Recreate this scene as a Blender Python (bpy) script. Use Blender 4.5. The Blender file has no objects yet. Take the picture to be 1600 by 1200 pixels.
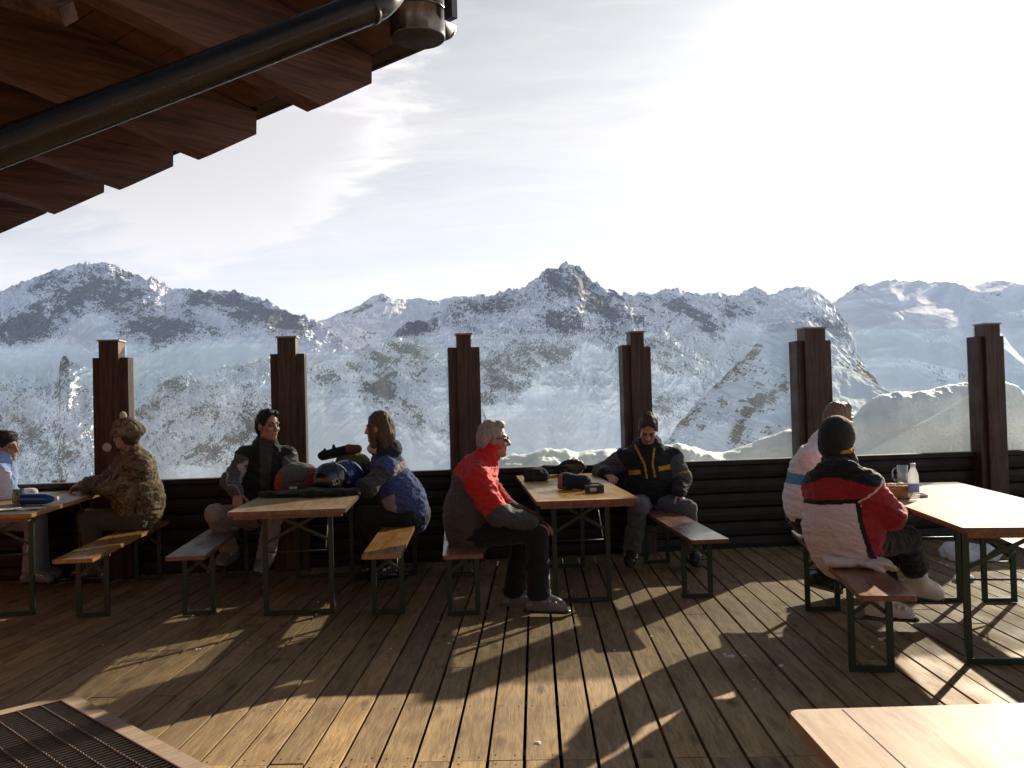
import bpy, bmesh, math, random
import numpy as np
from mathutils import Vector, Matrix, noise as mnoise
random.seed(7); np.random.seed(7)
scene = bpy.context.scene
COL = scene.collection

# ------------------------------------------------------------------ camera
FOC = 1400.0; EYE = 1.45
rr = math.radians(1.55)
dYv = np.array([36.0, 28.0, FOC]); dYv /= np.linalg.norm(dYv)
hx = np.array([math.cos(rr), -math.sin(rr), 0.0]); Xc = hx - hx.dot(dYv) * dYv; Xc /= np.linalg.norm(Xc)
Zc = np.cross(Xc, dYv)
RW = np.array([Xc, dYv, Zc])              # world = RW @ cam (cam: right, down, forward)
CAMP = np.array([0.0, 0.0, EYE])
def ray(px, py): return RW @ np.array([px - 800.0, py - 600.0, FOC])
def G(px, py, z=0.0):
    d = ray(px, py); return CAMP + d * ((z - EYE) / d[2])
def P(px, py, Y):
    d = ray(px, py); return CAMP + d * (Y / d[1])
cam = bpy.data.cameras.new('camera'); camo = bpy.data.objects.new('camera', cam); COL.objects.link(camo)
right = RW @ np.array([1, 0, 0]); up = RW @ np.array([0, -1, 0]); back = RW @ np.array([0, 0, -1])
M = Matrix(((right[0], up[0], back[0], 0), (right[1], up[1], back[1], 0), (right[2], up[2], back[2], EYE), (0, 0, 0, 1)))
camo.matrix_world = M
cam.sensor_width = 36; cam.lens = FOC / 1600 * 36; cam.clip_start = 0.05; cam.clip_end = 60000
scene.camera = camo

# ------------------------------------------------------------------ light
SUN_AZ = math.radians(37.3); SUN_EL = math.radians(21.7)
sdir = Vector((math.sin(SUN_AZ) * math.cos(SUN_EL), math.cos(SUN_AZ) * math.cos(SUN_EL), math.sin(SUN_EL)))
sl = bpy.data.lights.new('sun', 'SUN'); so = bpy.data.objects.new('sun', sl); COL.objects.link(so)
so.rotation_euler = sdir.to_track_quat('Z', 'Y').to_euler()
sl.energy = 5.0; sl.angle = math.radians(0.6); sl.color = (1.0, 0.86, 0.67)
scene.view_settings.view_transform = 'Standard'; scene.view_settings.look = 'None'
scene.view_settings.gamma = 1.0; scene.view_settings.use_curve_mapping = False
scene.view_settings.exposure = 1.40

# ------------------------------------------------------------------ node helpers
class NT:
    def __init__(s, tree): s.t = tree; s.n = tree.nodes; s.l = tree.links
    def add(s, typ, **kw):
        nd = s.n.new(typ)
        for k, v in kw.items(): setattr(nd, k, v)
        return nd
    def link(s, a, b): s.l.new(a, b)
    def val(s, sock, v):
        if hasattr(v, 'is_output') or isinstance(v, bpy.types.NodeSocket): s.l.new(v, sock)
        else: sock.default_value = v
    def math(s, op, a, b=None, c=None, clamp=False):
        nd = s.add('ShaderNodeMath', operation=op); nd.use_clamp = clamp
        s.val(nd.inputs[0], a)
        if b is not None: s.val(nd.inputs[1], b)
        if c is not None: s.val(nd.inputs[2], c)
        return nd.outputs[0]
    def vmath(s, op, a, b=None):
        nd = s.add('ShaderNodeVectorMath', operation=op); s.val(nd.inputs[0], a)
        if b is not None: s.val(nd.inputs[1], b)
        return nd.outputs['Value'] if op in ('DOT_PRODUCT', 'LENGTH') else nd.outputs[0]
    def noise(s, vec, scale, detail=4.0, rough=0.55, dist=0.0):
        nd = s.add('ShaderNodeTexNoise'); s.val(nd.inputs['Vector'], vec)
        nd.inputs['Scale'].default_value = scale; nd.inputs['Detail'].default_value = detail
        nd.inputs['Roughness'].default_value = rough; nd.inputs['Distortion'].default_value = dist
        return nd.outputs['Fac']
    def mapping(s, vec, scale=(1, 1, 1), rot=(0, 0, 0), loc=(0, 0, 0)):
        nd = s.add('ShaderNodeMapping'); s.val(nd.inputs['Vector'], vec)
        nd.inputs['Scale'].default_value = scale; nd.inputs['Rotation'].default_value = rot; nd.inputs['Location'].default_value = loc
        return nd.outputs[0]
    def ramp(s, fac, stops, interp='LINEAR'):
        nd = s.add('ShaderNodeValToRGB'); cr = nd.color_ramp; cr.interpolation = interp
        while len(cr.elements) < len(stops): cr.elements.new(0.5)
        for e, (p, c) in zip(cr.elements, stops):
            e.position = p; e.color = (*c, 1) if len(c) == 3 else c
        s.val(nd.inputs[0], fac); return nd.outputs[0]
    def mix(s, fac, a, b, blend='MIX'):
        nd = s.add('ShaderNodeMix', data_type='RGBA', blend_type=blend)
        s.val(nd.inputs['Factor'], fac)
        for k, v in ((6, a), (7, b)):
            if isinstance(v, bpy.types.NodeSocket): s.l.new(v, nd.inputs[k])
            else: nd.inputs[k].default_value = (*v, 1) if len(v) == 3 else v
        return nd.outputs[2]
    def maprange(s, v, a, b, c=0.0, d=1.0, smooth=True):
        nd = s.add('ShaderNodeMapRange'); nd.interpolation_type = 'SMOOTHSTEP' if smooth else 'LINEAR'
        s.val(nd.inputs[0], v)
        for i, x in enumerate((a, b, c, d)): nd.inputs[i + 1].default_value = x
        return nd.outputs[0]
    def bump(s, h, strength=0.3, dist=0.01):
        nd = s.add('ShaderNodeBump'); nd.inputs['Strength'].default_value = strength; nd.inputs['Distance'].default_value = dist
        s.val(nd.inputs['Height'], h); return nd.outputs[0]

def new_mat(name):
    m = bpy.data.materials.new(name); m.use_nodes = True
    nt = NT(m.node_tree); b = m.node_tree.nodes['Principled BSDF']
    return m, nt, b
def tc(nt, which='Object'): return nt.add('ShaderNodeTexCoord').outputs[which]
def attr(nt, name): return nt.add('ShaderNodeAttribute', attribute_name=name)

def plain(name, col, rough=0.6, metal=0.0, var=0.12, vscale=25.0, bump=0.0, bscale=200.0, spec=0.5, coat=0.0):
    m, nt, b = new_mat(name); o = tc(nt)
    n = nt.noise(o, vscale, 5, 0.6)
    c = nt.mix(n, tuple(max(0, x * (1 - var * 1.6)) for x in col), tuple(min(1, x * (1 + var * 1.4)) for x in col))
    nt.link(c, b.inputs['Base Color'])
    r = nt.maprange(nt.noise(o, vscale * 2.3, 3), 0.3, 0.7, max(0.02, rough - 0.08), min(1, rough + 0.08))
    nt.link(r, b.inputs['Roughness']); b.inputs['Metallic'].default_value = metal
    b.inputs['Specular IOR Level'].default_value = spec; b.inputs['Coat Weight'].default_value = coat
    if bump: nt.link(nt.bump(nt.noise(o, bscale, 3), bump, 0.004), b.inputs['Normal'])
    return m

def wood(name, c0, c1, rough=0.55, scale=(18, 1.6, 18), bump=0.25, knots=True, rnd=False, coat=0.0, gloss_noise=0.0, worn=None, spec=0.5):
    """streaky timber; the grain runs along local Y"""
    m, nt, b = new_mat(name); o = tc(nt)
    vec = o
    if rnd:
        a = attr(nt, 'plank')
        off = nt.add('ShaderNodeCombineXYZ'); nt.link(nt.math('MULTIPLY', a.outputs['Fac'], 37.0), off.inputs[1]); nt.link(nt.math('MULTIPLY', a.outputs['Fac'], 11.0), off.inputs[2])
        vec = nt.vmath('ADD', o, off.outputs[0])
    v = nt.mapping(vec, scale)
    w = nt.noise(v, 1.0, 6, 0.62, 1.2)
    fine = nt.noise(nt.mapping(vec, (scale[0] * 6, scale[1] * 3.2, scale[2] * 6)), 1.0, 5, 0.65, 0.4)
    g = nt.math('ADD', nt.math('MULTIPLY', w, 0.6), nt.math('MULTIPLY', fine, 0.5))
    col = nt.ramp(g, [(0.28, tuple(x * 0.62 for x in c0)), (0.48, c0), (0.62, c1), (0.8, tuple(min(1, x * 1.18) for x in c1))])
    if knots:
        vo = nt.add('ShaderNodeTexVoronoi'); nt.link(nt.mapping(vec, (scale[0] * .38, scale[1] * .9, scale[2] * .38)), vo.inputs['Vector'])
        vo.inputs['Scale'].default_value = 1.0; vo.inputs['Randomness'].default_value = 1.0
        k = nt.maprange(vo.outputs['Distance'], 0.05, 0.19, 1.0, 0.0)
        col = nt.mix(nt.math('MULTIPLY', k, 0.75), col, tuple(x * 0.3 for x in c0))
    if rnd:
        col = nt.mix(1.0, col, nt.ramp(a.outputs['Fac'], [(0, (0.68, 0.67, 0.65)), (0.35, (0.88, 0.86, 0.82)), (0.7, (1, 0.98, 0.95)), (1, (1.16, 1.1, 1.0))]), 'MULTIPLY')
        big = nt.noise(o, 0.9, 5, 0.6)
        col = nt.mix(nt.maprange(big, 0.42, 0.68, 0, 0.55), col, tuple(x * 0.55 for x in c0))
    if worn:
        wn = nt.noise(nt.mapping(o, (5, 2.4, 5)), 1.0, 6, 0.65, 0.8)
        col = nt.mix(nt.maprange(wn, 0.5, 0.62, 0, 0.85), col, worn)
    nt.link(col, b.inputs['Base Color'])
    r = nt.maprange(nt.noise(nt.mapping(o, (6, 2, 6)), 1.0, 5), 0.3, 0.7, max(.05, rough - 0.12 - gloss_noise), min(1, rough + 0.12))
    nt.link(r, b.inputs['Roughness']); b.inputs['Coat Weight'].default_value = coat; b.inputs['Coat Roughness'].default_value = 0.25
    b.inputs['Specular IOR Level'].default_value = spec
    if bump: nt.link(nt.bump(nt.math('ADD', fine, w), bump, 0.004), b.inputs['Normal'])
    return m

def cloth(name, col, rough=0.85, bump=0.35, bscale=28.0, var=0.1, sheen=0.15, spec=0.25):
    m, nt, b = new_mat(name); o = tc(nt)
    n = nt.noise(o, 9.0, 5, 0.6)
    c = nt.mix(n, tuple(x * (1 - var * 1.7) for x in col), tuple(min(1, x * (1 + var * 1.4)) for x in col))
    nt.link(c, b.inputs['Base Color']); b.inputs['Roughness'].default_value = rough
    b.inputs['Specular IOR Level'].default_value = spec; b.inputs['Sheen Weight'].default_value = sheen; b.inputs['Sheen Roughness'].default_value = 0.5
    h = nt.math('ADD', nt.noise(o, bscale, 4, 0.6, 1.0), nt.math('MULTIPLY', nt.noise(o, 420.0, 2), 0.12))
    nt.link(nt.bump(h, bump, 0.018), b.inputs['Normal'])
    return m

MAT = {}
MAT['deck'] = wood('deck_wood', (0.225, 0.152, 0.078), (0.36, 0.258, 0.138), 0.72, (15, 2.2, 15), 0.45, True, True, spec=0.25)
MAT['dark_wood'] = wood('dark_stained_wood', (0.022, 0.011, 0.006), (0.046, 0.023, 0.012), 0.6, (22, 1.2, 22), 0.3, False)
MAT['post_wood'] = wood('post_wood', (0.038, 0.016, 0.008), (0.085, 0.036, 0.018), 0.5, (22, 1.2, 22), 0.3, True)
MAT['rafter_wood'] = wood('rafter_wood', (0.085, 0.028, 0.014), (0.16, 0.06, 0.03), 0.6, (14, 1.0, 14), 0.3, True)
MAT['roof_board'] = wood('roof_board_wood', (0.05, 0.018, 0.01), (0.09, 0.034, 0.018), 0.65, (14, 1.0, 14), 0.3, False)
MAT['bench_orange'] = wood('bench_varnish', (0.27, 0.11, 0.022), (0.42, 0.20, 0.05), 0.36, (20, 1.3, 20), 0.2, True, coat=0.25, worn=(0.34, 0.23, 0.12))
MAT['bench_grey'] = wood('bench_worn_grey', (0.11, 0.085, 0.06), (0.19, 0.15, 0.11), 0.6, (20, 1.3, 20), 0.3, True)
MAT['bench_red'] = wood('bench_red_varnish', (0.15, 0.065, 0.035), (0.24, 0.115, 0.065), 0.36, (20, 1.3, 20), 0.15, False, coat=0.35)
MAT['table_orange'] = wood('table_varnish', (0.38, 0.185, 0.022), (0.50, 0.26, 0.038), 0.42, (10, 0.9, 10), 0.12, False, coat=0.0, gloss_noise=0.05, spec=0.22)
MAT['table_brown'] = wood('table_worn_varnish', (0.24, 0.14, 0.055), (0.37, 0.24, 0.11), 0.5, (16, 1.1, 16), 0.2, False, spec=0.25, worn=(0.35, 0.26, 0.15))
MAT['table_pale'] = wood('table_pale_varnish', (0.29, 0.175, 0.105), (0.38, 0.25, 0.155), 0.5, (9, 1.4, 9), 0.12, True, coat=0.0, spec=0.2, worn=(0.42, 0.30, 0.20))
MAT['table_worn'] = wood('table_weathered', (0.32, 0.215, 0.14), (0.42, 0.30, 0.20), 0.5, (9, 1.4, 9), 0.12, True, spec=0.2, worn=(0.45, 0.34, 0.24))
MAT['edge_red'] = wood('tabletop_edge', (0.15, 0.062, 0.03), (0.23, 0.105, 0.055), 0.45, (20, 1.3, 20), 0.15, False)
MAT['frame_green'] = plain('green_painted_steel', (0.012, 0.034, 0.02), 0.42, 0.0, 0.25, 30, 0.1, 120)
MAT['steel'] = plain('bare_steel', (0.45, 0.44, 0.42), 0.35, 0.9, 0.15, 30)
MAT['gutter'] = plain('dark_sheet_metal', (0.035, 0.03, 0.028), 0.28, 0.85, 0.2, 8)
MAT['cylinder'] = plain('bright_sheet_metal', (0.13, 0.12, 0.115), 0.25, 0.95, 0.2, 8)
MAT['screw'] = plain('screw_head', (0.03, 0.028, 0.025), 0.5, 0.6, 0.1)
MAT['grate'] = plain('galvanised_grate', (0.16, 0.13, 0.10), 0.5, 0.7, 0.25, 40)
MAT['near_black'] = plain('near_black_matte', (0.02, 0.02, 0.02), 0.9)  # near-black, also the painted shade under the grate and the hopper
MAT['grate_rim'] = plain('grate_rim', (0.10, 0.035, 0.04), 0.55, 0.2)
MAT['grate_frame'] = wood('grate_frame_wood', (0.24, 0.18, 0.13), (0.33, 0.26, 0.19), 0.75, (20, 2, 20), 0.3, False, spec=0.2)

# ------------------------------------------------------------------ object helpers
def link(o, parent=None):
    COL.objects.link(o)
    if parent is not None: o.parent = parent
    return o
def tag(o, label, cat, group=None):
    o['label'] = label; o['category'] = cat
    if group: o['group'] = group
    return o
def empty(name, loc, rz=0.0, label=None, cat=None, group=None):
    o = bpy.data.objects.new(name, None); o.empty_display_size = 0.1; COL.objects.link(o)
    o.location = tuple(float(x) for x in loc); o.rotation_euler = (0, 0, rz)
    if label: tag(o, label, cat, group)
    return o
def obj(name, bm, mats, parent=None, smooth=False, bevel=0.0, seg=2):
    me = bpy.data.meshes.new(name)
    if bevel > 0:
        bmesh.ops.bevel(bm, geom=[e for e in bm.edges if e.calc_face_angle(0) > 0.6], offset=bevel, segments=seg, affect='EDGES', clamp_overlap=True)
    bm.normal_update(); bm.to_mesh(me); bm.free()
    for m in (mats if isinstance(mats, (list, tuple)) else [mats]): me.materials.append(m)
    if smooth: me.polygons.foreach_set('use_smooth', [True] * len(me.polygons))
    o = bpy.data.objects.new(name, me); link(o, parent)
    return o
def obj_np(name, V, Q, mats, parent=None, smooth=True, matidx=None, attrs=None):
    me = bpy.data.meshes.new(name)
    V = np.asarray(V, np.float32); Q = np.asarray(Q, np.int32)
    k = Q.shape[1]
    me.vertices.add(len(V)); me.vertices.foreach_set('co', V.ravel())
    me.loops.add(Q.size); me.loops.foreach_set('vertex_index', Q.ravel())
    me.polygons.add(len(Q)); me.polygons.foreach_set('loop_start', np.arange(0, Q.size, k, dtype=np.int32))
    me.polygons.foreach_set('loop_total', np.full(len(Q), k, np.int32))
    for m in (mats if isinstance(mats, (list, tuple)) else [mats]): me.materials.append(m)
    if matidx is not None: me.polygons.foreach_set('material_index', np.asarray(matidx, np.int32))
    me.polygons.foreach_set('use_smooth', np.full(len(Q), smooth))
    for an, av in (attrs or {}).items():
        a = me.attributes.new(an, 'FLOAT', 'POINT'); a.data.foreach_set('value', np.asarray(av, np.float32).ravel())
    me.update(calc_edges=True); me.validate()
    o = bpy.data.objects.new(name, me); link(o, parent)
    return o
def box(bm, x0, x1, y0, y1, z0, z1, mi=0, mtx=None):
    vs = [bm.verts.new(mtx @ Vector(c) if mtx else c) for c in ((x0, y0, z0), (x1, y0, z0), (x1, y1, z0), (x0, y1, z0), (x0, y0, z1), (x1, y0, z1), (x1, y1, z1), (x0, y1, z1))]
    fs = [bm.faces.new([vs[i] for i in f]) for f in ((3, 2, 1, 0), (4, 5, 6, 7), (0, 1, 5, 4), (1, 2, 6, 5), (2, 3, 7, 6), (3, 0, 4, 7))]
    for f in fs: f.material_index = mi
    return fs
def tube(bm, pts, r, n=12, mi=0, cap=True):
    pts = [Vector(p) for p in pts]; rings = []
    rs = r if isinstance(r, (list, tuple)) else [r] * len(pts)
    prevn = None
    for i, p in enumerate(pts):
        t = (pts[min(i + 1, len(pts) - 1)] - pts[max(i - 1, 0)]).normalized()
        if prevn is None:
            a = Vector((0, 0, 1)) if abs(t.z) < 0.9 else Vector((1, 0, 0)); nn = t.cross(a).normalized()
        else: nn = (prevn - t * prevn.dot(t)).normalized()
        prevn = nn; bb = t.cross(nn)
        rings.append([bm.verts.new(p + (nn * math.cos(2 * math.pi * k / n) + bb * math.sin(2 * math.pi * k / n)) * rs[i]) for k in range(n)])
    for a, b in zip(rings, rings[1:]):
        for k in range(n):
            f = bm.faces.new((a[k], a[(k + 1) % n], b[(k + 1) % n], b[k])); f.material_index = mi; f.smooth = True
    if cap:
        f = bm.faces.new(rings[0][::-1]); f.material_index = mi
        f = bm.faces.new(rings[-1]); f.material_index = mi
def lathe(bm, prof, n=24, mi=0, c=(0, 0, 0)):
    """prof: (r, z) list"""
    rings = []
    for r, z in prof:
        rings.append([bm.verts.new((c[0] + max(r, 1e-4) * math.cos(2 * math.pi * k / n), c[1] + max(r, 1e-4) * math.sin(2 * math.pi * k / n), c[2] + z)) for k in range(n)])
    for a, b in zip(rings, rings[1:]):
        for k in range(n):
            f = bm.faces.new((a[k], a[(k + 1) % n], b[(k + 1) % n], b[k])); f.material_index = mi; f.smooth = True
def prism(bm, poly, d0, d1, fmap, mi=0):
    """poly: 2D list, extruded from d0 to d1; fmap(u, v, d) -> xyz"""
    A = [bm.verts.new(fmap(u, v, d0)) for u, v in poly]; B = [bm.verts.new(fmap(u, v, d1)) for u, v in poly]
    n = len(poly); fs = [bm.faces.new(A[::-1]), bm.faces.new(B)]
    for k in range(n): fs.append(bm.faces.new((A[k], A[(k + 1) % n], B[(k + 1) % n], B[k])))
    for f in fs: f.material_index = mi
    return fs
def cpy(root, loc, rz, label, mats=None):
    r = root.copy(); COL.objects.link(r); r.location = loc; r.rotation_euler = (0, 0, rz); r['label'] = label
    for ch in list(root.children):
        c = ch.copy(); COL.objects.link(c); c.parent = r
        if mats and ch.name.split('.')[0] in mats:
            c.data = c.data.copy()
            for i, mm in enumerate(mats[ch.name.split('.')[0]]): c.data.materials[i] = mm
        for g in ch.children:
            d = g.copy(); COL.objects.link(d); d.parent = c
    return r

# ------------------------------------------------------------------ numpy noise
def _hash(ix, iy, seed):
    n = (ix.astype(np.int64) * 374761393 + iy.astype(np.int64) * 668265263 + seed * 974634721) & 0x7fffffff
    n = ((n ^ (n >> 13)) * 1274126177) & 0x7fffffff
    return ((n ^ (n >> 16)) & 0xffff) / 65535.0 * 2 * math.pi
def perlin(x, y, seed=0):
    x = np.asarray(x, np.float64); y = np.asarray(y, np.float64)
    ix = np.floor(x); iy = np.floor(y); fx = x - ix; fy = y - iy
    u = fx * fx * fx * (fx * (fx * 6 - 15) + 10); v = fy * fy * fy * (fy * (fy * 6 - 15) + 10)
    def g(dx, dy):
        a = _hash(ix + dx, iy + dy, seed); return np.cos(a) * (fx - dx) + np.sin(a) * (fy - dy)
    return (g(0, 0) * (1 - u) + g(1, 0) * u) * (1 - v) + (g(0, 1) * (1 - u) + g(1, 1) * u) * v
def fbm(x, y, oct=5, seed=0, gain=0.5, ridged=False):
    s = 0; a = 1.0; t = 0
    for i in range(oct):
        n = perlin(x * 2 ** i + i * 17.3, y * 2 ** i - i * 9.1, seed + i)
        s = s + a * ((1 - 2.2 * np.abs(n)) if ridged else n); t += a; a *= gain
    return s / t
def sm(a, b, x):
    t = np.clip((x - a) / (b - a), 0, 1); return t * t * (3 - 2 * t)
SKY_STRENGTH = 0.1; SKY_CLOUD = 2.9; HAZE = 2.6e-5
# ------------------------------------------------------------------ sky
w = bpy.data.worlds.new('World'); scene.world = w; w.use_nodes = True
nt = NT(w.node_tree); bg = w.node_tree.nodes['Background']
sky = nt.add('ShaderNodeTexSky'); sky.sky_type = 'NISHITA'; sky.sun_disc = False
sky.sun_elevation = SUN_EL; sky.sun_rotation = SUN_AZ; sky.altitude = 2800; sky.air_density = 1.0; sky.dust_density = 0.6; sky.ozone_density = 1.0
dirv = nt.vmath('NORMALIZE', tc(nt, 'Generated'))
sep = nt.add('ShaderNodeSeparateXYZ'); nt.link(dirv, sep.inputs[0])
dz = nt.math('MAXIMUM', sep.outputs[2], 0.0)
inv = nt.math('DIVIDE', 1.0, nt.math('ADD', dz, 0.12))
cmb = nt.add('ShaderNodeCombineXYZ'); nt.link(nt.math('MULTIPLY', sep.outputs[0], inv), cmb.inputs[0]); nt.link(nt.math('MULTIPLY', sep.outputs[1], inv), cmb.inputs[1])
sun_dot = nt.math('MAXIMUM', nt.vmath('DOT_PRODUCT', dirv, tuple(sdir)), 0.0)
streak = nt.noise(nt.mapping(cmb.outputs[0], (0.55, 2.2, 1), (0, 0, 0.35)), 1.3, 7, 0.6, 0.9)
wisp = nt.noise(nt.mapping(cmb.outputs[0], (1.0, 2.6, 1), (0, 0, 0.55)), 3.2, 6, 0.62, 1.2)
cl = nt.math('ADD', nt.math('MULTIPLY', streak, 0.65), nt.math('MULTIPLY', wisp, 0.35))
cover = nt.maprange(cl, 0.36, 0.66)
# the lens of cirrus left of the middle: an ellipse on the cloud deck with ragged edges
ey = nt.math('MAXIMUM', sep.outputs[1], 0.05)
gu = nt.math('DIVIDE', sep.outputs[0], ey); gw = nt.math('DIVIDE', sep.outputs[2], ey)
warp = nt.noise(nt.mapping(cmb.outputs[0], (1.0, 1.8, 1)), 2.6, 7, 0.62, 0.8)
ca, sa = math.cos(math.radians(24)), math.sin(math.radians(24))
cu = nt.math('SUBTRACT', gu, -0.315); cw = nt.math('SUBTRACT', gw, 0.285)
e1 = nt.math('DIVIDE', nt.math('ADD', nt.math('MULTIPLY', cu, ca), nt.math('MULTIPLY', cw, sa)), 0.225)
e2 = nt.math('DIVIDE', nt.math('SUBTRACT', nt.math('MULTIPLY', cw, ca), nt.math('MULTIPLY', cu, sa)), 0.115)
er = nt.math('SQRT', nt.math('ADD', nt.math('MULTIPLY', e1, e1), nt.math('MULTIPLY', e2, e2)))
er = nt.math('ADD', er, nt.math('MULTIPLY', nt.math('SUBTRACT', warp, 0.5), 1.3))
lens_ = nt.math('MULTIPLY', nt.maprange(er, 0.72, 1.12, 1.0, 0.0), nt.maprange(sep.outputs[1], 0.1, 0.3))
rim = nt.math('MULTIPLY', nt.maprange(er, 0.45, 0.9), nt.maprange(e1, -0.3, 0.9))
rimb = nt.math('MULTIPLY', lens_, rim)
veil = nt.math('POWER', sun_dot, 2.5)
low = nt.math('POWER', nt.math('SUBTRACT', 1.0, dz), 6.0)
front = nt.math('MULTIPLY_ADD', nt.vmath('DOT_PRODUCT', dirv, (0.5, 0.86, 0.0)), 0.5, 0.5)
CB = SKY_CLOUD
# pale high veil: brightest low in front and round the sun, dim behind and overhead
veilb = nt.math('ADD', nt.math('MULTIPLY', nt.math('MULTIPLY_ADD', nt.math('POWER', front, 2.6), 0.16, 1.0), nt.math('MULTIPLY_ADD', low, 0.62, 0.95)), nt.math('ADD', nt.math('MULTIPLY', nt.math('POWER', sun_dot, 7.0), 0.75), nt.math('MULTIPLY', nt.math('POWER', sun_dot, 26.0), 3.2)))
veilb = nt.math('MULTIPLY', veilb, nt.math('SUBTRACT', 1.0, nt.math('MULTIPLY', nt.math('MULTIPLY', nt.maprange(gu, -0.02, -0.5), nt.maprange(gw, 0.12, 0.30)), nt.math('MULTIPLY', nt.maprange(sep.outputs[1], 0.1, 0.3), 0.16))))
veilb = nt.math('MULTIPLY', veilb, nt.math('MULTIPLY', nt.math('SUBTRACT', 1.0, nt.math('MULTIPLY', dz, 0.75)), nt.maprange(dz, 0.33, 0.72, 1.0, 0.06)))
vcol = nt.mix(nt.maprange(front, 0.25, 0.85), (0.44, 0.61, 1.0), nt.mix(veil, (1.0, 0.95, 0.93), (1.0, 0.965, 0.93)))
vs = nt.add('ShaderNodeVectorMath', operation='SCALE'); nt.link(vcol, vs.inputs[0]); nt.link(nt.math('MULTIPLY', veilb, CB), vs.inputs['Scale'])
base = nt.mix(0.92, sky.outputs[0], vs.outputs[0])
cb = nt.math('MULTIPLY', nt.math('ADD', nt.math('MULTIPLY', veilb, 1.04), nt.math('MULTIPLY_ADD', rimb, 0.42, 0.20)), CB)
cs = nt.add('ShaderNodeVectorMath', operation='SCALE'); cs.inputs[0].default_value = (1.0, 0.945, 0.93); nt.link(cb, cs.inputs['Scale'])
amount = nt.math('MAXIMUM', nt.math('MULTIPLY', cover, 0.75), nt.math('MULTIPLY', lens_, 0.95), clamp=True)
amount = nt.math('MULTIPLY', amount, nt.maprange(dz, 0.0, 0.06))
tot = nt.mix(amount, base, cs.outputs[0])
nt.link(tot, bg.inputs['Color']); bg.inputs['Strength'].default_value = SKY_STRENGTH

# ------------------------------------------------------------------ mountains
def snow_mat(name, rock0, rock1, fscale, snowc=(0.86, 0.89, 0.93), lo=0.47, hi=0.56, namp=0.55, bstr=0.5, bdist=4.0, vert=2.0):
    m, nt, b = new_mat(name); o = tc(nt)
    a = attr(nt, 'rock').outputs['Fac']
    v = nt.mapping(o, (1, 1, 1.0 / vert))
    n1 = nt.noise(v, fscale, 8, 0.68, 0.6); n2 = nt.noise(o, fscale * 4.5, 5, 0.65)
    nn = nt.math('ADD', nt.math('MULTIPLY', n1, 0.65), nt.math('MULTIPLY', n2, 0.35))
    f = nt.math('ADD', a, nt.math('MULTIPLY', nt.math('SUBTRACT', nn, 0.5), namp * 2))
    k = nt.maprange(f, lo, hi)
    rc = nt.mix(nt.maprange(nt.noise(o, fscale * 2.0, 6, 0.7), 0.35, 0.65), rock0, rock1)
    sc = nt.mix(nt.noise(o, fscale * .5, 4), tuple(x * 0.95 for x in snowc), snowc)
    nt.link(nt.mix(k, sc, rc), b.inputs['Base Color'])
    b.inputs['Roughness'].default_value = 0.85; b.inputs['Specular IOR Level'].default_value = 0.1
    nt.link(nt.bump(nt.math('ADD', nn, nt.math('MULTIPLY', k, 0.3)), bstr, bdist), b.inputs['Normal'])
    return m

def blobs(px, py, bl):
    r = np.zeros_like(px)
    for B in bl:
        cx, cy, rx, ry, ang, wt = B
        c, s = math.cos(math.radians(ang)), math.sin(math.radians(ang))
        u = ((px - cx) * c + (py - cy) * s) / rx; v = (-(px - cx) * s + (py - cy) * c) / ry
        r = r + wt * np.exp(-1.1 * (u * u + v * v) ** 1.5)
    return r

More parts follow.
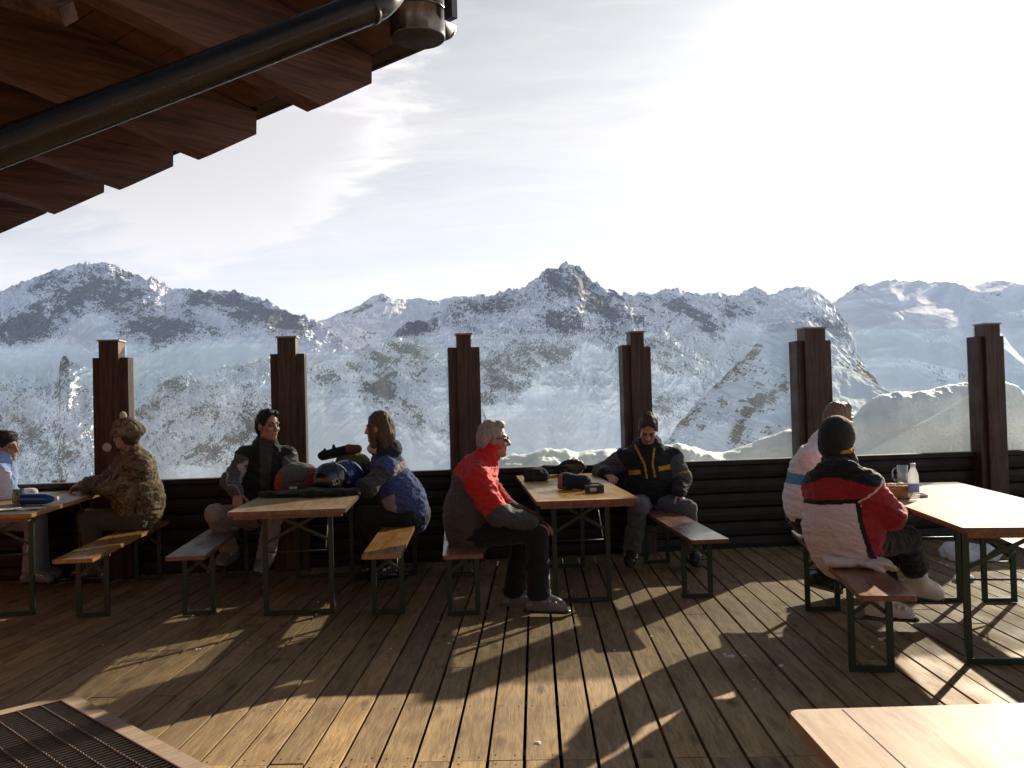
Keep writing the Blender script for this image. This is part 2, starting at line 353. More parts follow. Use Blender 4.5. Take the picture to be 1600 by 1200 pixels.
def massif(name, crest, x0, x1, nx, nv, dist, slope, bottom, L, amp, seed, mat, bl=(), base=0.3, rockvar=0.35, jag=1.5, power=1.3, lean=0.0, steep=0.5, rockw=1.0, low=1.2, fine=0.3, plane=None, gain=0.56):
    """a mountain side: crest line, a face of the given mean slope with ribs and gullies, and the back of the ridge"""
    xs = np.linspace(x0, x1, nx)
    cx = np.array([c[0] for c in crest], float); cy = np.array([c[1] for c in crest], float)
    ys = np.interp(xs, cx, cy)
    k_ = np.exp(-np.linspace(-2.2, 2.2, 61) ** 2); k_ /= k_.sum(); ysm = np.convolve(np.pad(ys, 30, 'edge'), k_, 'valid')
    ys = ys + jag * (fbm(xs / 13.0, xs * 0 + seed, 5, seed + 50, 0.65) * 5.0 - 1.2 * np.maximum(0, fbm(xs / 5.0, xs * 0 + seed + 9, 3, seed + 52, 0.6)) * 2.0)
    yb = np.interp(xs, [b[0] for b in bottom], [b[1] for b in bottom])
    v = np.linspace(0, 1, nv) ** power
    PX = np.repeat(xs[None, :], nv, 0); PY = ys[None, :] + (yb - ys)[None, :] * v[:, None]
    D = np.stack([PX - 800.0, PY - 600.0, np.full_like(PX, FOC)], -1) @ RW.T
    el = D[..., 2] / D[..., 1]
    T = math.tan(math.radians(slope))
    d0 = np.stack([xs - 800.0, ysm - 600.0, np.full(nx, FOC)], -1) @ RW.T; el0 = d0[:, 2] / d0[:, 1]
    dr = np.interp(xs, [d[0] for d in dist], [d[1] for d in dist]) if isinstance(dist, (list, tuple)) else np.full(nx, float(dist))
    if plane:
        i0 = int(np.argmin(np.abs(xs - plane[0]))); flat = dr[i0] * (1 - el0[i0] / T) / (1 - el0 / T)
        wgt = plane[1] * sm(plane[0], plane[0] + 25, xs); dr = dr * (1 - wgt) + flat * wgt
    Y = (dr * (1 - el0 / T))[None, :] / (1 - el / T)
    Xw = D[..., 0] / D[..., 1] * Y; Zw = EYE + el * Y
    wx = fbm(Xw / L * .7, Zw / L * .7, 3, seed + 7) * 0.6
    zs = 1.0 / T
    a = fbm((Xw + lean * Zw) / L + wx, Zw * zs / (L * 1.25) + wx * .8, 8, seed, gain, True)
    a2 = fbm((Xw - lean * Zw) / (L * 2.6), Zw / (L * 3.0), 3, seed + 20)
    a3 = fbm((Xw - lean * Zw) / (L * .16), Zw / (L * .2), 5, seed + 60, 0.6, True)
    disp = -(a - 0.4) * amp * 1.15 - a2 * amp * low - a3 * amp * fine
    calm = 1 - 0.8 * np.clip(-1.6 * blobs(PX, PY, bl), 0, 1); disp = disp * calm
    Y2 = Y + disp
    Xw = D[..., 0] / D[..., 1] * Y2; Zw = EYE + el * Y2
    V = np.stack([Xw, Y2, Zw], -1)
    # rock shows where the relief is steep
    du = np.gradient(V, axis=1); dv = np.gradient(V, axis=0); nrm = np.cross(dv, du); nrm /= np.linalg.norm(nrm, axis=-1, keepdims=True) + 1e-9
    st = 1 - np.abs(nrm[..., 2])
    st = (st - st.mean()) / (st.std() + 1e-6)
    q1 = fbm(Xw / (L * .40) + wx, (Zw + lean * 0.6 * Xw) / (L * .34), 7, seed + 31, 0.68)
    q2 = fbm((Xw - 0.8 * Zw) / (L * .9), (Zw + 0.5 * Xw) / (L * .11) + wx * 2, 5, seed + 77, 0.6)
    B_ = blobs(PX, PY, bl)
    rock = base + 0.035 + 0.105 * rockw * np.clip(st, -2.2, 2.2) + rockvar * (1.25 * q1 + 0.55 * q2) + np.where(B_ > 0, B_ * (0.62 + 1.1 * q1 + 0.8 * q2), B_)
    # back of the ridge
    b1 = V[0].copy(); b1[:, :2] *= 1.05; b1[:, 2] -= dr * 0.05
    b2 = V[0].copy(); b2[:, :2] *= 1.25; b2[:, 2] -= dr * 0.24
    V = np.concatenate([b2[None], b1[None], V], 0); rock = np.concatenate([rock[:1], rock[:1], rock], 0)
    nvv = nv + 2
    idx = np.arange(nvv * nx).reshape(nvv, nx)
    Q = np.stack([idx[:-1, :-1], idx[1:, :-1], idx[1:, 1:], idx[:-1, 1:]], -1).reshape(-1, 4)
    o = obj_np(name, V.reshape(-1, 3), Q, mat, None, True, None, {'rock': rock})
    o['kind'] = 'structure'
    return o

FAR_R0, FAR_R1 = (0.08, 0.078, 0.088), (0.16, 0.15, 0.155)
m_far = snow_mat('far_snow_and_rock', FAR_R0, FAR_R1, 0.05, namp=0.52, lo=0.49, hi=0.57, bdist=2.5, bstr=0.7)
m_mid = snow_mat('mid_snow_and_rock', (0.08, 0.075, 0.074), (0.155, 0.142, 0.135), 0.13, namp=0.52, lo=0.49, hi=0.57, bdist=1.2, bstr=0.7)
m_near = snow_mat('near_snow_and_rock', (0.115, 0.098, 0.08), (0.25, 0.21, 0.165), 0.35, namp=0.7, lo=0.49, hi=0.56, bdist=0.35, bstr=0.7)
A_crest = [(-320, 520), (-200, 500), (-80, 470), (0, 455), (20, 447), (45, 437), (80, 424), (100, 418), (120, 412), (150, 411), (175, 412), (190, 418), (205, 427), (225, 434), (240, 434), (250, 440), (270, 452), (290, 450), (310, 454), (340, 455), (365, 454), (385, 460), (420, 470), (440, 483), (455, 490), (475, 493), (497, 502), (520, 520), (560, 560)]
massif('far_left_massif', A_crest, -320, 560, 700, 230, 6000, 45, [(-320, 660), (560, 650)], 420, 150, 3, m_far,
       [(20, 520, 40, 40, 0, .35), (65, 500, 65, 26, -15, .42), (150, 462, 50, 24, 0, .38), (130, 440, 50, 18, 0, .2), (60, 452, 26, 9, -20, .28), (255, 515, 100, 20, 0, .42), (215, 480, 45, 40, 60, .2), (390, 485, 95, 20, 18, .42), (440, 498, 50, 12, 12, .3), (320, 470, 50, 14, 10, .25), (235, 548, 35, 16, -30, .4), (205, 440, 30, 12, 30, .15),
        (150, 515, 45, 22, 0, -.5), (340, 500, 30, 14, 30, -.3), (270, 462, 22, 10, 20, -.3), (100, 560, 300, 25, 0, -.6), (380, 560, 100, 30, 0, -.6), (20, 470, 40, 16, -20, -.2)], 0.385, 0.36, 2.4, fine=.4)
B_crest = [(420, 520), (470, 512), (497, 502), (510, 498), (530, 489), (545, 485), (560, 478), (580, 464), (598, 458), (610, 465), (630, 468), (650, 466), (680, 470), (700, 466), (715, 463), (740, 463), (780, 470), (840, 480)]
massif('far_saddle_ridge', B_crest, 420, 840, 340, 120, 7500, 30, [(420, 600), (840, 600)], 420, 120, 11, m_far,
       [(575, 478, 24, 5, -25, .4), (612, 473, 26, 6, 25, .25), (540, 488, 14, 6, -30, .35), (680, 500, 30, 12, 0, .15)], 0.30, 0.25, 1.2)
C_crest = [(560, 600), (600, 540), (625, 512), (640, 502), (665, 500), (690, 494), (700, 478), (718, 466), (745, 462), (757, 458), (762, 464), (775, 459), (790, 452), (803, 450), (808, 454), (815, 448), (822, 447), (830, 440), (850, 425), (858, 418), (862, 421), (868, 421), (876, 414), (884, 409), (893, 412), (900, 416), (906, 417), (915, 428), (925, 440), (932, 440), (945, 452), (955, 452), (965, 458), (980, 470), (1000, 490), (1030, 510), (1060, 535), (1100, 560), (1150, 590), (1200, 630)]
massif('central_peak', C_crest, 560, 1200, 760, 330, 4600, 47, [(560, 775), (1200, 775)], 330, 125, 23, m_far,
       [(885, 445, 34, 28, 20, .42), (935, 478, 55, 16, 50, .38), (960, 470, 28, 20, 50, .25), (870, 505, 30, 22, 0, .3), (780, 482, 50, 16, -10, .24), (730, 478, 40, 14, 0, .2), (650, 512, 36, 12, -10, .45), (820, 560, 70, 20, -10, .2), (870, 556, 40, 18, 0, .26), (800, 590, 40, 20, -20, .2), (930, 520, 60, 16, 20, .12), (760, 620, 26, 30, 0, .3), (805, 620, 26, 16, -50, .4), (1040, 560, 50, 20, 30, .14), (1035, 640, 30, 25, 0, .25), (720, 640, 20, 24, 0, .2), (980, 480, 60, 10, 45, .22),
        (920, 560, 32, 22, 0, -.5), (875, 690, 170, 72, 0, -.9), (700, 540, 40, 26, 0, -.15), (1060, 600, 40, 20, 0, -.2), (860, 620, 60, 12, 0, -.35)], 0.385, 0.38, 2.6, lean=0.3, fine=.45)
C2_crest = [(930, 490), (965, 462), (975, 456), (985, 462), (1000, 456), (1010, 460), (1025, 458), (1035, 452), (1055, 450), (1075, 456), (1095, 460), (1115, 457), (1140, 460), (1155, 462), (1162, 455), (1180, 448), (1195, 455), (1203, 462), (1215, 455), (1240, 448), (1262, 447), (1275, 455), (1290, 465), (1305, 480), (1320, 500), (1335, 530), (1345, 560), (1370, 600), (1420, 650)]
massif('right_ridge', C2_crest, 930, 1420, 520, 200, 5600, 44, [(930, 680), (1420, 680)], 360, 130, 41, m_far,
       [(1060, 478, 42, 14, 25, .36), (1100, 500, 40, 12, 40, .3), (1150, 486, 26, 12, 0, .25), (1190, 470, 24, 14, 30, .1), (1272, 500, 40, 10, 25, .24), (1310, 520, 22, 26, 60, .25), (1120, 520, 22, 16, 60, .2), (1010, 480, 22, 16, 40, .25), (1170, 520, 40, 12, 0, -.5), (1225, 480, 30, 18, 0, -.3)], 0.37, 0.28, 2.2, fine=.4)
D_crest = [(1250, 500), (1300, 474), (1320, 460), (1335, 448), (1345, 443), (1352, 442), (1358, 446), (1375, 440), (1395, 437), (1415, 440), (1435, 438), (1455, 442), (1475, 440), (1495, 443), (1510, 447), (1530, 445), (1555, 438), (1575, 440), (1600, 445), (1700, 452), (1800, 440), (1900, 460)]
massif('glacier_mountain', D_crest, 1250, 1900, 560, 230, 8000, 28, [(1250, 650), (1900, 650)], 800, 210, 65, m_far,
       [(1340, 450, 10, 14, 30, .25), (1480, 441, 22, 3, 0, .35), (1440, 439, 14, 3, 0, .3), (1570, 442, 26, 4, 0, .3), (1560, 460, 14, 3, 10, .35), (1470, 600, 24, 12, 40, .3), (1420, 505, 18, 6, 10, .2), (1515, 515, 14, 10, 30, .25)], 0.20, 0.22, 1.6, lean=-0.6, fine=.03, low=1.4, gain=.42)
G_crest = [(400, 590), (440, 562), (475, 549), (500, 546), (540, 547), (560, 545), (575, 538), (600, 530), (620, 527), (650, 536), (700, 560), (730, 592), (755, 640), (775, 700), (800, 790)]
massif('rocky_shoulder', G_crest, 400, 800, 460, 230, 2600, 43, [(400, 790), (830, 790)], 230, 60, 77, m_mid,
       [(585, 557, 36, 10, 10, .4), (640, 545, 34, 10, 10, .3), (600, 600, 30, 26, 0, .26), (590, 620, 28, 18, 30, .24), (640, 645, 28, 18, 35, .3), (510, 592, 20, 10, 0, .35), (555, 572, 16, 8, 0, .35), (690, 670, 14, 8, 0, .25), (660, 575, 40, 14, 10, .2), (500, 552, 60, 14, 0, -.3), (500, 680, 70, 50, 0, -.6), (600, 720, 120, 40, 0, -.6)], 0.335, 0.34, 1.6, lean=0.4, fine=.35, plane=(620, .9))
F_crest = [(120, 720), (160, 680), (200, 650), (215, 640), (240, 618), (256, 597), (268, 588), (275, 590), (288, 584), (296, 579), (302, 590), (315, 595), (330, 588), (342, 574), (352, 570), (362, 572), (380, 570), (400, 562), (424, 557), (440, 580), (452, 632), (466, 720), (478, 800)]
massif('left_middle_ridge', F_crest, 120, 478, 480, 240, 1900, 46, [(120, 800), (560, 800)], 170, 55, 91, m_mid,
       [(275, 600, 22, 14, -30, .3), (300, 640, 60, 16, -35, .14), (370, 680, 46, 18, -40, .26), (320, 705, 36, 16, -20, .28), (400, 650, 20, 26, -30, .2), (230, 640, 20, 10, -30, .2), (420, 740, 60, 36, -35, -.6), (300, 745, 50, 14, 0, -.4), (350, 620, 30, 14, 0, -.1)], 0.385, 0.34, 2.4, lean=-0.5, low=0.6, fine=.4, plane=(400, .95))
E_crest = [(-320, 720), (-100, 665), (0, 640), (12, 630), (25, 628), (32, 622), (45, 618), (56, 612), (70, 608), (76, 602), (88, 592), (92, 580), (94, 566), (98, 558), (104, 555), (108, 563), (125, 570), (150, 580), (165, 602), (175, 642), (185, 690), (195, 745), (205, 808)]
massif('left_near_spur', E_crest, -320, 205, 540, 240, 1500, 45, [(-320, 810), (260, 810)], 150, 48, 117, m_mid,
       [(100, 565, 9, 12, 20, .5), (40, 690, 60, 14, -55, .15), (90, 680, 50, 10, 65, .15), (100, 720, 40, 24, 0, .1), (20, 655, 18, 8, 0, .15), (140, 590, 20, 14, 20, -.5), (60, 640, 20, 14, 0, -.2)], 0.395, 0.3, 2.2, lean=0.5, low=0.4, fine=.4, plane=(104, .72))
H_crest = [(985, 760), (1020, 715), (1040, 690), (1062, 660), (1080, 640), (1100, 617), (1125, 595), (1150, 570), (1180, 538), (1195, 516), (1205, 507), (1230, 502), (1255, 500), (1270, 503), (1290, 514), (1320, 540), (1350, 573), (1368, 592), (1382, 608), (1410, 650), (1450, 720)]
massif('near_rocky_spur', H_crest, 985, 1450, 560, 330, 520, 31, [(985, 790), (1450, 790)], 55, 8, 131, m_near,
       [(1075, 655, 40, 9, -48, 0.30), (1130, 592, 34, 8, -45, 0.29), (1180, 550, 26, 8, -48, 0.22), (1165, 650, 40, 10, -58, 0.27), (1150, 680, 22, 10, -60, .25), (1200, 620, 34, 12, -30, .26), (1345, 578, 30, 10, 48, 0.36), (1310, 560, 26, 8, 20, .3), (1095, 665, 9, 6, 0, .35), (1130, 625, 10, 8, 0, .3), (1205, 670, 10, 10, 0, .32), (1225, 600, 14, 14, 0, .25),
        (1110, 690, 40, 16, -40, -.5), (1240, 530, 40, 24, 0, -.5), (1150, 610, 20, 8, -45, -.35), (1280, 620, 50, 40, 0, -.6)], 0.37, 0.36, 1.4, lean=-0.7, fine=.35, rockw=.8, plane=(1270, .5))
H2_crest = [(1255, 600), (1266, 590), (1280, 577), (1305, 571), (1330, 578), (1355, 592), (1385, 610), (1420, 625), (1480, 640)]
massif('near_snow_mound', H2_crest, 1255, 1480, 220, 120, 150, 24, [(1200, 790), (1480, 790)], 30, 2.5, 141, m_near, [], 0.05, 0.12, 0.5, plane=(1300, 1.0), low=.6)

# valley floor to the horizon and the snow the terrace stands on
def sheet(name, x0, x1, y0, y1, nx, ny, zf, mat, rockf=None):
    X, Y = np.meshgrid(np.linspace(x0, x1, nx), np.linspace(y0, y1, ny)); Z = zf(X, Y)
    idx = np.arange(nx * ny).reshape(ny, nx); Q = np.stack([idx[:-1, :-1], idx[:-1, 1:], idx[1:, 1:], idx[1:, :-1]], -1).reshape(-1, 4)
    r = rockf(X, Y) if rockf else X * 0
    o = obj_np(name, np.stack([X, Y, Z], -1).reshape(-1, 3), Q, mat, None, True, None, {'rock': r}); o['kind'] = 'structure'; return o
sheet('valley', -11000, 11000, -6000, 13000, 160, 160, lambda X, Y: -1400 + 120 * fbm(X / 3000, Y / 3000, 5, 5), m_far, lambda X, Y: 0.3 + 0.3 * fbm(X / 900, Y / 900, 5, 9))
FA = np.array([-3.321, 7.963]); FD = np.array([math.cos(math.radians(7.3)), math.sin(math.radians(7.3))]); FN = np.array([-FD[1], FD[0]])
def hill(X, Y):
    d = (X - FA[0]) * FN[0] + (Y - FA[1]) * FN[1]
    z = -0.75 - np.maximum(0, d - 1.5) * 0.55 + 0.12 * fbm(X / 3, Y / 3, 4, 3)
    return z
sheet('snow_ground', -60, 60, -40, 130, 200, 260, hill, m_near, lambda X, Y: X * 0 + 0.05)

# ------------------------------------------------------------------ ploughed snow bank behind the windscreen
def snowpile_mat():
    m, nt, b = new_mat('piled_snow'); o = tc(nt)
    n = nt.noise(o, 6.0, 8, 0.7); n2 = nt.noise(o, 2.2, 4)
    c = nt.mix(nt.maprange(n2, .4, .7), (0.84, 0.86, 0.86), (0.70, 0.75, 0.73))
    c = nt.mix(nt.maprange(n, .62, .75, 0, .35), c, (0.45, 0.42, 0.36))
    nt.link(c, b.inputs['Base Color']); b.inputs['Roughness'].default_value = 0.6
    b.inputs['Subsurface Weight'].default_value = 0.35; b.inputs['Subsurface Radius'].default_value = (0.12, 0.16, 0.15); b.inputs['Subsurface Scale'].default_value = 0.6
    nt.link(nt.bump(nt.math('ADD', n, nt.math('MULTIPLY', nt.noise(o, 30, 4), .3)), 0.9, 0.05), b.inputs['Normal'])
    return m
m_pile = snowpile_mat()
def bank(name, crest, x0, x1, off, nx, seed, back=1.6, rough=0.10, front=0.25):
    xs = np.linspace(x0, x1, nx)
    ys = np.interp(xs, [c[0] for c in crest], [c[1] for c in crest])
    d0 = np.stack([xs - 800, ys - 600, np.full(nx, FOC)], -1) @ RW.T
    Pt = FA + FN * off
    t = ((Pt - CAMP[:2]) @ FN) / (d0[:, :2] @ FN)
    C = CAMP + d0 * t[:, None]
    U = np.concatenate([np.linspace(-1, 0, 40), np.linspace(0.04, 1, 26)])
    rows = []
    for u in U:
        R = C.copy()
        if u <= 0:
            R[:, :2] += FN * (u * (off - front)); prof = 1 - (-u) ** 1.6 * 0.80
        else:
            R[:, :2] += FN * (u * back); prof = 1 - u ** 1.3 * 1.0
        zb = -0.7
        R[:, 2] = zb + (C[:, 2] - zb) * prof
        rows.append(R)
    V = np.array(rows)
    s = V[..., 0]; t2 = V[..., 2] + V[..., 1]
    n = fbm(s * 2.2, t2 * 2.2, 6, seed, 0.6); lump = fbm(s * 5, t2 * 5, 5, seed + 3, 0.6, True)
    amp = np.minimum(1, np.abs(U) * 2.5 + 0.5)[:, None]
    V[..., 2] += (n * 1.6 + (lump - .4) * .45) * rough * amp
    V[..., 0] += n * rough * 0.8 * amp; V[..., 1] += np.abs(lump) * rough * 0.5
    k = len(U); idx = np.arange(k * nx).reshape(k, nx)
    Q = np.stack([idx[:-1, :-1], idx[:-1, 1:], idx[1:, 1:], idx[1:, :-1]], -1).reshape(-1, 4)
    o = obj_np(name, V.reshape(-1, 3), Q, m_pile); o['kind'] = 'structure'; return o
bank('snow_bank', [(700, 760), (740, 735), (780, 716), (800, 711), (830, 708), (850, 703), (868, 704), (885, 702), (900, 708), (920, 706), (945, 702), (980, 704), (1030, 698), (1060, 693), (1090, 700), (1120, 706), (1150, 702), (1180, 692), (1235, 670), (1290, 655), (1340, 642), (1365, 622), (1400, 612), (1450, 609), (1500, 600), (1530, 597), (1570, 600), (1610, 620), (1650, 690), (1690, 740)], 700, 1690, 1.5, 420, 5)
bank('snow_drift', [(1250, 745), (1345, 712), (1370, 698), (1400, 681), (1450, 655), (1500, 627), (1520, 613), (1545, 600), (1565, 595), (1590, 603), (1620, 640), (1650, 730)], 1250, 1650, 0.75, 200, 15, 0.7, 0.02)

# ------------------------------------------------------------------ thin mountain air
if HAZE > 0:
    bm = bmesh.new(); box(bm, -13000, 13000, -8000, 16000, -1900, 1700)
    m = bpy.data.materials.new('haze'); m.use_nodes = True; hn = NT(m.node_tree); hn.n.remove(m.node_tree.nodes['Principled BSDF'])
    pv = hn.add('ShaderNodeVolumePrincipled'); pv.inputs['Color'].default_value = (0.48, 0.66, 1.0, 1); pv.inputs['Density'].default_value = HAZE; pv.inputs['Anisotropy'].default_value = 0.2
    hn.link(pv.outputs[0], m.node_tree.nodes['Material Output'].inputs['Volume'])
    ho = obj('haze', bm, m); ho['kind'] = 'stuff'; ho['label'] = 'thin blue haze between the terrace and the far peaks'
# ------------------------------------------------------------------ deck
def build_deck():
    bm = bmesh.new(); lay = bm.faces.layers.float.new('plank')
    PW = 0.1492; x_ref = G(818.9, 1195)[0]; gap = 0.015
    rnd = random.Random(3)
    def fence_y(x): return FA[1] + (x - FA[0]) * FD[1] / FD[0]
    for i in range(-42, 60):
        xa = x_ref + i * PW + gap / 2; xb = x_ref + (i + 1) * PW - gap / 2
        yend = fence_y((xa + xb) / 2) + 0.10
        joints = [-2.6, 3.66 + (0.0 if -9 <= i else (0.9 if i % 2 else 0.0)) + rnd.uniform(-.004, .004)]
        if i % 5 == 2: joints.append(3.66 + rnd.choice([1.3, 2.4, 3.2]))
        joints.append(yend)
        for a, b in zip(joints, joints[1:]):
            dz = rnd.uniform(-.0025, .0015); dx = rnd.uniform(-.0015, .0015)
            pid = rnd.random()
            for f in box(bm, xa + dx, xb + dx, a + 0.003, b - 0.003, -0.035, dz): f[lay] = pid
            # screw heads
            ys = [a + 0.045, b - 0.045] + [y for y in np.arange(a + 0.65, b - 0.3, 0.62)]
            for y in ys:
                for sx in (0.026, PW - gap - 0.026):
                    if y < 0.6 or rnd.random() < 0.25: continue
                    cx = xa + dx + sx + rnd.uniform(-.004, .004); cy = y + rnd.uniform(-.012, .012)
                    vs = [bm.verts.new((cx + 0.0048 * math.cos(k * math.pi / 3), cy + 0.0048 * math.sin(k * math.pi / 3), dz + 0.0012)) for k in range(6)]
                    f = bm.faces.new(vs); f.material_index = 1
    o = obj('deck', bm, [MAT['deck'], MAT['screw']]); o['kind'] = 'structure'
    # float face attribute named plank is read by the material
    bm = bmesh.new()
    vs = [bm.verts.new(c) for c in ((-7, -2.7, -0.16), (9.2, -2.7, -0.16), (9.2, 9.4, -0.16), (-7, 7.4, -0.16))]; bm.faces.new(vs)
    for y in np.arange(-2.4, 8.2, 0.62): box(bm, -6.9, 9.0, y, y + 0.07, -0.155, -0.036)
    o = obj('deck_substructure', bm, MAT['dark_wood']); o['kind'] = 'structure'
build_deck()

# crumbs of snow trodden on to the boards
def snow_crumbs():
    bm = bmesh.new(); rnd = random.Random(11)
    pts = [(1140, 1027, .022), (1145, 1025, .015), (1132, 1024, .018), (1163, 1025, .012), (1220, 1041, .016), (1018, 995, .012), (840, 1161, .012), (843, 1163, .008), (702, 1006, .012), (960, 1016, .008), (685, 972, .008), (740, 930, .008), (880, 924, .008), (893, 924, .008), (775, 918, .008), (1180, 1078, .008), (1177, 1063, .006), (610, 1014, .008), (306, 1015, .012), (312, 1014, .008), (497, 941, .009), (1506, 916, .010), (1376, 1000, .02), (1382, 998, .014), (1124, 1128, .006), (1505, 930, .012), (1470, 880, .02), (1480, 884, .016), (1410, 890, .010)]
    for k in range(70): pts.append((rnd.uniform(100, 1560), rnd.uniform(885, 1010), rnd.uniform(.002, .006)))
    for px, py, r in pts:
        p = G(px, py)
        ret = bmesh.ops.create_icosphere(bm, subdivisions=2, radius=1.0)
        a = rnd.uniform(0, 3)
        for v in ret['verts']:
            c = v.co.copy(); k = 1 + 0.5 * mnoise.noise(c * 2.0 + Vector((px, py, 0)))
            v.co = Vector((p[0] + r * k * (c.x * math.cos(a) - c.y * .6 * math.sin(a)) * 1.3, p[1] + r * k * (c.x * math.sin(a) + c.y * .6 * math.cos(a)), 0.001 + max(-0.002, r * 0.55 * k * c.z)))
    o = obj('snow_crumbs', bm, m_pile, smooth=True); o['kind'] = 'stuff'; o['label'] = 'small crumbs of trodden snow scattered over the deck boards'
snow_crumbs()

# ------------------------------------------------------------------ windscreen fence
fence_rz = math.radians(7.3)
fence = empty('windscreen_fence', (FA[0], FA[1], 0), fence_rz, 'dark brown timber terrace fence with stepped posts and clear glass panes', 'fence')
def fu(px, py):          # distance along the fence of a pixel seen on its plane, and the height
    d = ray(px, py); t = ((FA - CAMP[:2]) @ FN) / (d[:2] @ FN); q = CAMP + d * t
    return (q[:2] - FA) @ FD, q[2]
def glass_mat():
    m, nt, b = new_mat('windscreen_glass'); nt.n.remove(b)
    out = m.node_tree.nodes['Material Output']; o = tc(nt)
    tr = nt.add('ShaderNodeBsdfTransparent'); tr.inputs[0].default_value = (0.94, 0.975, 0.975, 1)
    gl = nt.add('ShaderNodeBsdfGlossy'); gl.inputs['Roughness'].default_value = 0.02
    fr = nt.add('ShaderNodeFresnel'); fr.inputs[0].default_value = 1.45
    dirt = nt.add('ShaderNodeBsdfTranslucent'); dirt.inputs[0].default_value = (0.72, 0.84, 0.92, 1)
    n = nt.noise(nt.mapping(o, (14, 14, 1.2)), 1.0, 5, 0.6); n2 = nt.noise(o, 1.3, 4)
    k = nt.math('MULTIPLY', nt.maprange(nt.math('ADD', nt.math('MULTIPLY', n, .5), nt.math('MULTIPLY', n2, .5)), 0.35, 0.7), 0.022)
    k = nt.math('ADD', k, 0.008)
    m1 = nt.add('ShaderNodeMixShader'); nt.link(nt.math('MULTIPLY', fr.outputs[0], 0.6), m1.inputs[0]); nt.link(tr.outputs[0], m1.inputs[1]); nt.link(gl.outputs[0], m1.inputs[2])
    m2 = nt.add('ShaderNodeMixShader'); nt.link(k, m2.inputs[0]); nt.link(m1.outputs[0], m2.inputs[1]); nt.link(dirt.outputs[0], m2.inputs[2])
    nt.link(m2.outputs[0], out.inputs['Surface']); return m
MAT['glass'] = glass_mat()
MAT['glass_edge'] = plain('glass_cut_edge', (0.45, 0.55, 0.52), 0.3, 0, 0.05)
def wall():
    bm = bmesh.new()
    z = -0.02; n = 6; hh = (0.80 - z) / n
    for i in range(n):
        za, zb = z + i * hh, z + (i + 1) * hh
        # bevelled log boards
        prism(bm, [(0.030, za), (0.012, za + 0.014), (0.004, za + hh * .5), (0.012, zb - 0.010), (0.030, zb - 0.001), (0.085, zb - 0.001), (0.085, za)], -5.0, 13.0, lambda u, v, d: (d, u, v))
    obj('board_wall', bm, MAT['dark_wood_x'], fence)
    bm = bmesh.new(); box(bm, -5.0, 13.0, -0.03, 0.11, 0.801, 0.842)
    obj('top_rail', bm, MAT['dark_wood_x'], fence, bevel=0.006)
MAT['dark_wood_x'] = wood('dark_board_wood', (0.013, 0.008, 0.005), (0.027, 0.016, 0.010), 0.62, (1.2, 22, 22), 0.3, False, spec=0.3)
MAT['post_wood_z'] = wood('post_stained_wood', (0.042, 0.021, 0.012), (0.088, 0.045, 0.026), 0.5, (20, 20, 1.1), 0.3, True, spec=0.3)
MAT['cap_metal'] = plain('post_cap', (0.25, 0.22, 0.2), 0.5, 0.5, 0.2)
wall()
posts = [(-95, 540, 0.30, .14), (178.5, 532, 0.30, .165), (451, 526.5, 0.30, .16), (723, 522, 0.29, .13), (989, 518.5, 0.27, .125), (1262, 512.5, 0.345, .205), (1535, 506, 0.275, .15), (1815, 500, 0.29, .14)]
post_u = []
for px, py, wtot, wmid in posts:
    u, ht = fu(px, py); post_u.append(u)
    pe = empty('post', (u, 0, 0)); pe.parent = fence
    bm = bmesh.new(); box(bm, -wmid / 2, wmid / 2, -0.155, 0.02, 0.004, ht - 0.018)
    pm = obj('post_beam', bm, MAT['post_wood_z'], pe, bevel=0.006)
    hs = ht - (0.13 if px > 600 else 0.16)
    for s in (-1, 1):
        bm = bmesh.new()
        a, b = sorted((s * (wmid / 2 + 0.001), s * wtot / 2))
        box(bm, a, b, -0.115, 0.055, 0.004, hs - (0.02 if (s > 0 and 900 < px < 1000) else 0.0))
        obj('batten', bm, MAT['post_wood_z'], pe, bevel=0.012, seg=3)
    bm = bmesh.new(); box(bm, -wmid / 2 - 0.012, wmid / 2 + 0.012, -0.165, 0.03, ht - 0.017, ht - 0.004)
    obj('cap', bm, MAT['cap_metal'], pe, bevel=0.003)
# glass: per bay, top height from the photograph, chamfered corners in the left bays
def pane(i, top_l, top_r, ch_l, ch_r, notch=None):
    ua = post_u[i] + posts[i][2] / 2 - 0.06; ub = post_u[i + 1] - posts[i + 1][2] / 2 + 0.06
    _, zl = fu(*top_l); _, zr = fu(*top_r)
    pts = [(ua, 0.845), (ub, 0.845)]
    if ch_r: pts += [(ub, zr - 0.16), (ub - 0.20, zr)]
    else: pts += [(ub, zr)]
    if notch: pts += [(notch, zl + (zr - zl) * .5), (notch, zl - 0.11), (ua, zl - 0.12)]
    elif ch_l: pts += [(ua + 0.2, zl), (ua, zl - 0.16)]
    else: pts += [(ua, zl)]
    bm = bmesh.new(); fs = prism(bm, pts, 0.028, 0.037, lambda u, v, d: (u, d, v))
    for f in fs[2:]: f.material_index = 1
    obj('glass_pane', bm, [MAT['glass'], MAT['glass_edge']], fence)
pane(0, (0, 545), (135, 541), False, True)
pane(1, (220, 539), (408, 534), False, True)
pane(2, (600, 527), (682, 526), False, True, fu(591, 540)[0])
pane(3, (760, 521), (960, 521), False, False)
pane(4, (1020, 520), (1230, 517), False, False)
pane(5, (1300, 513), (1510, 513), False, False)
pane(6, (1570, 513), (1700, 512), False, False)

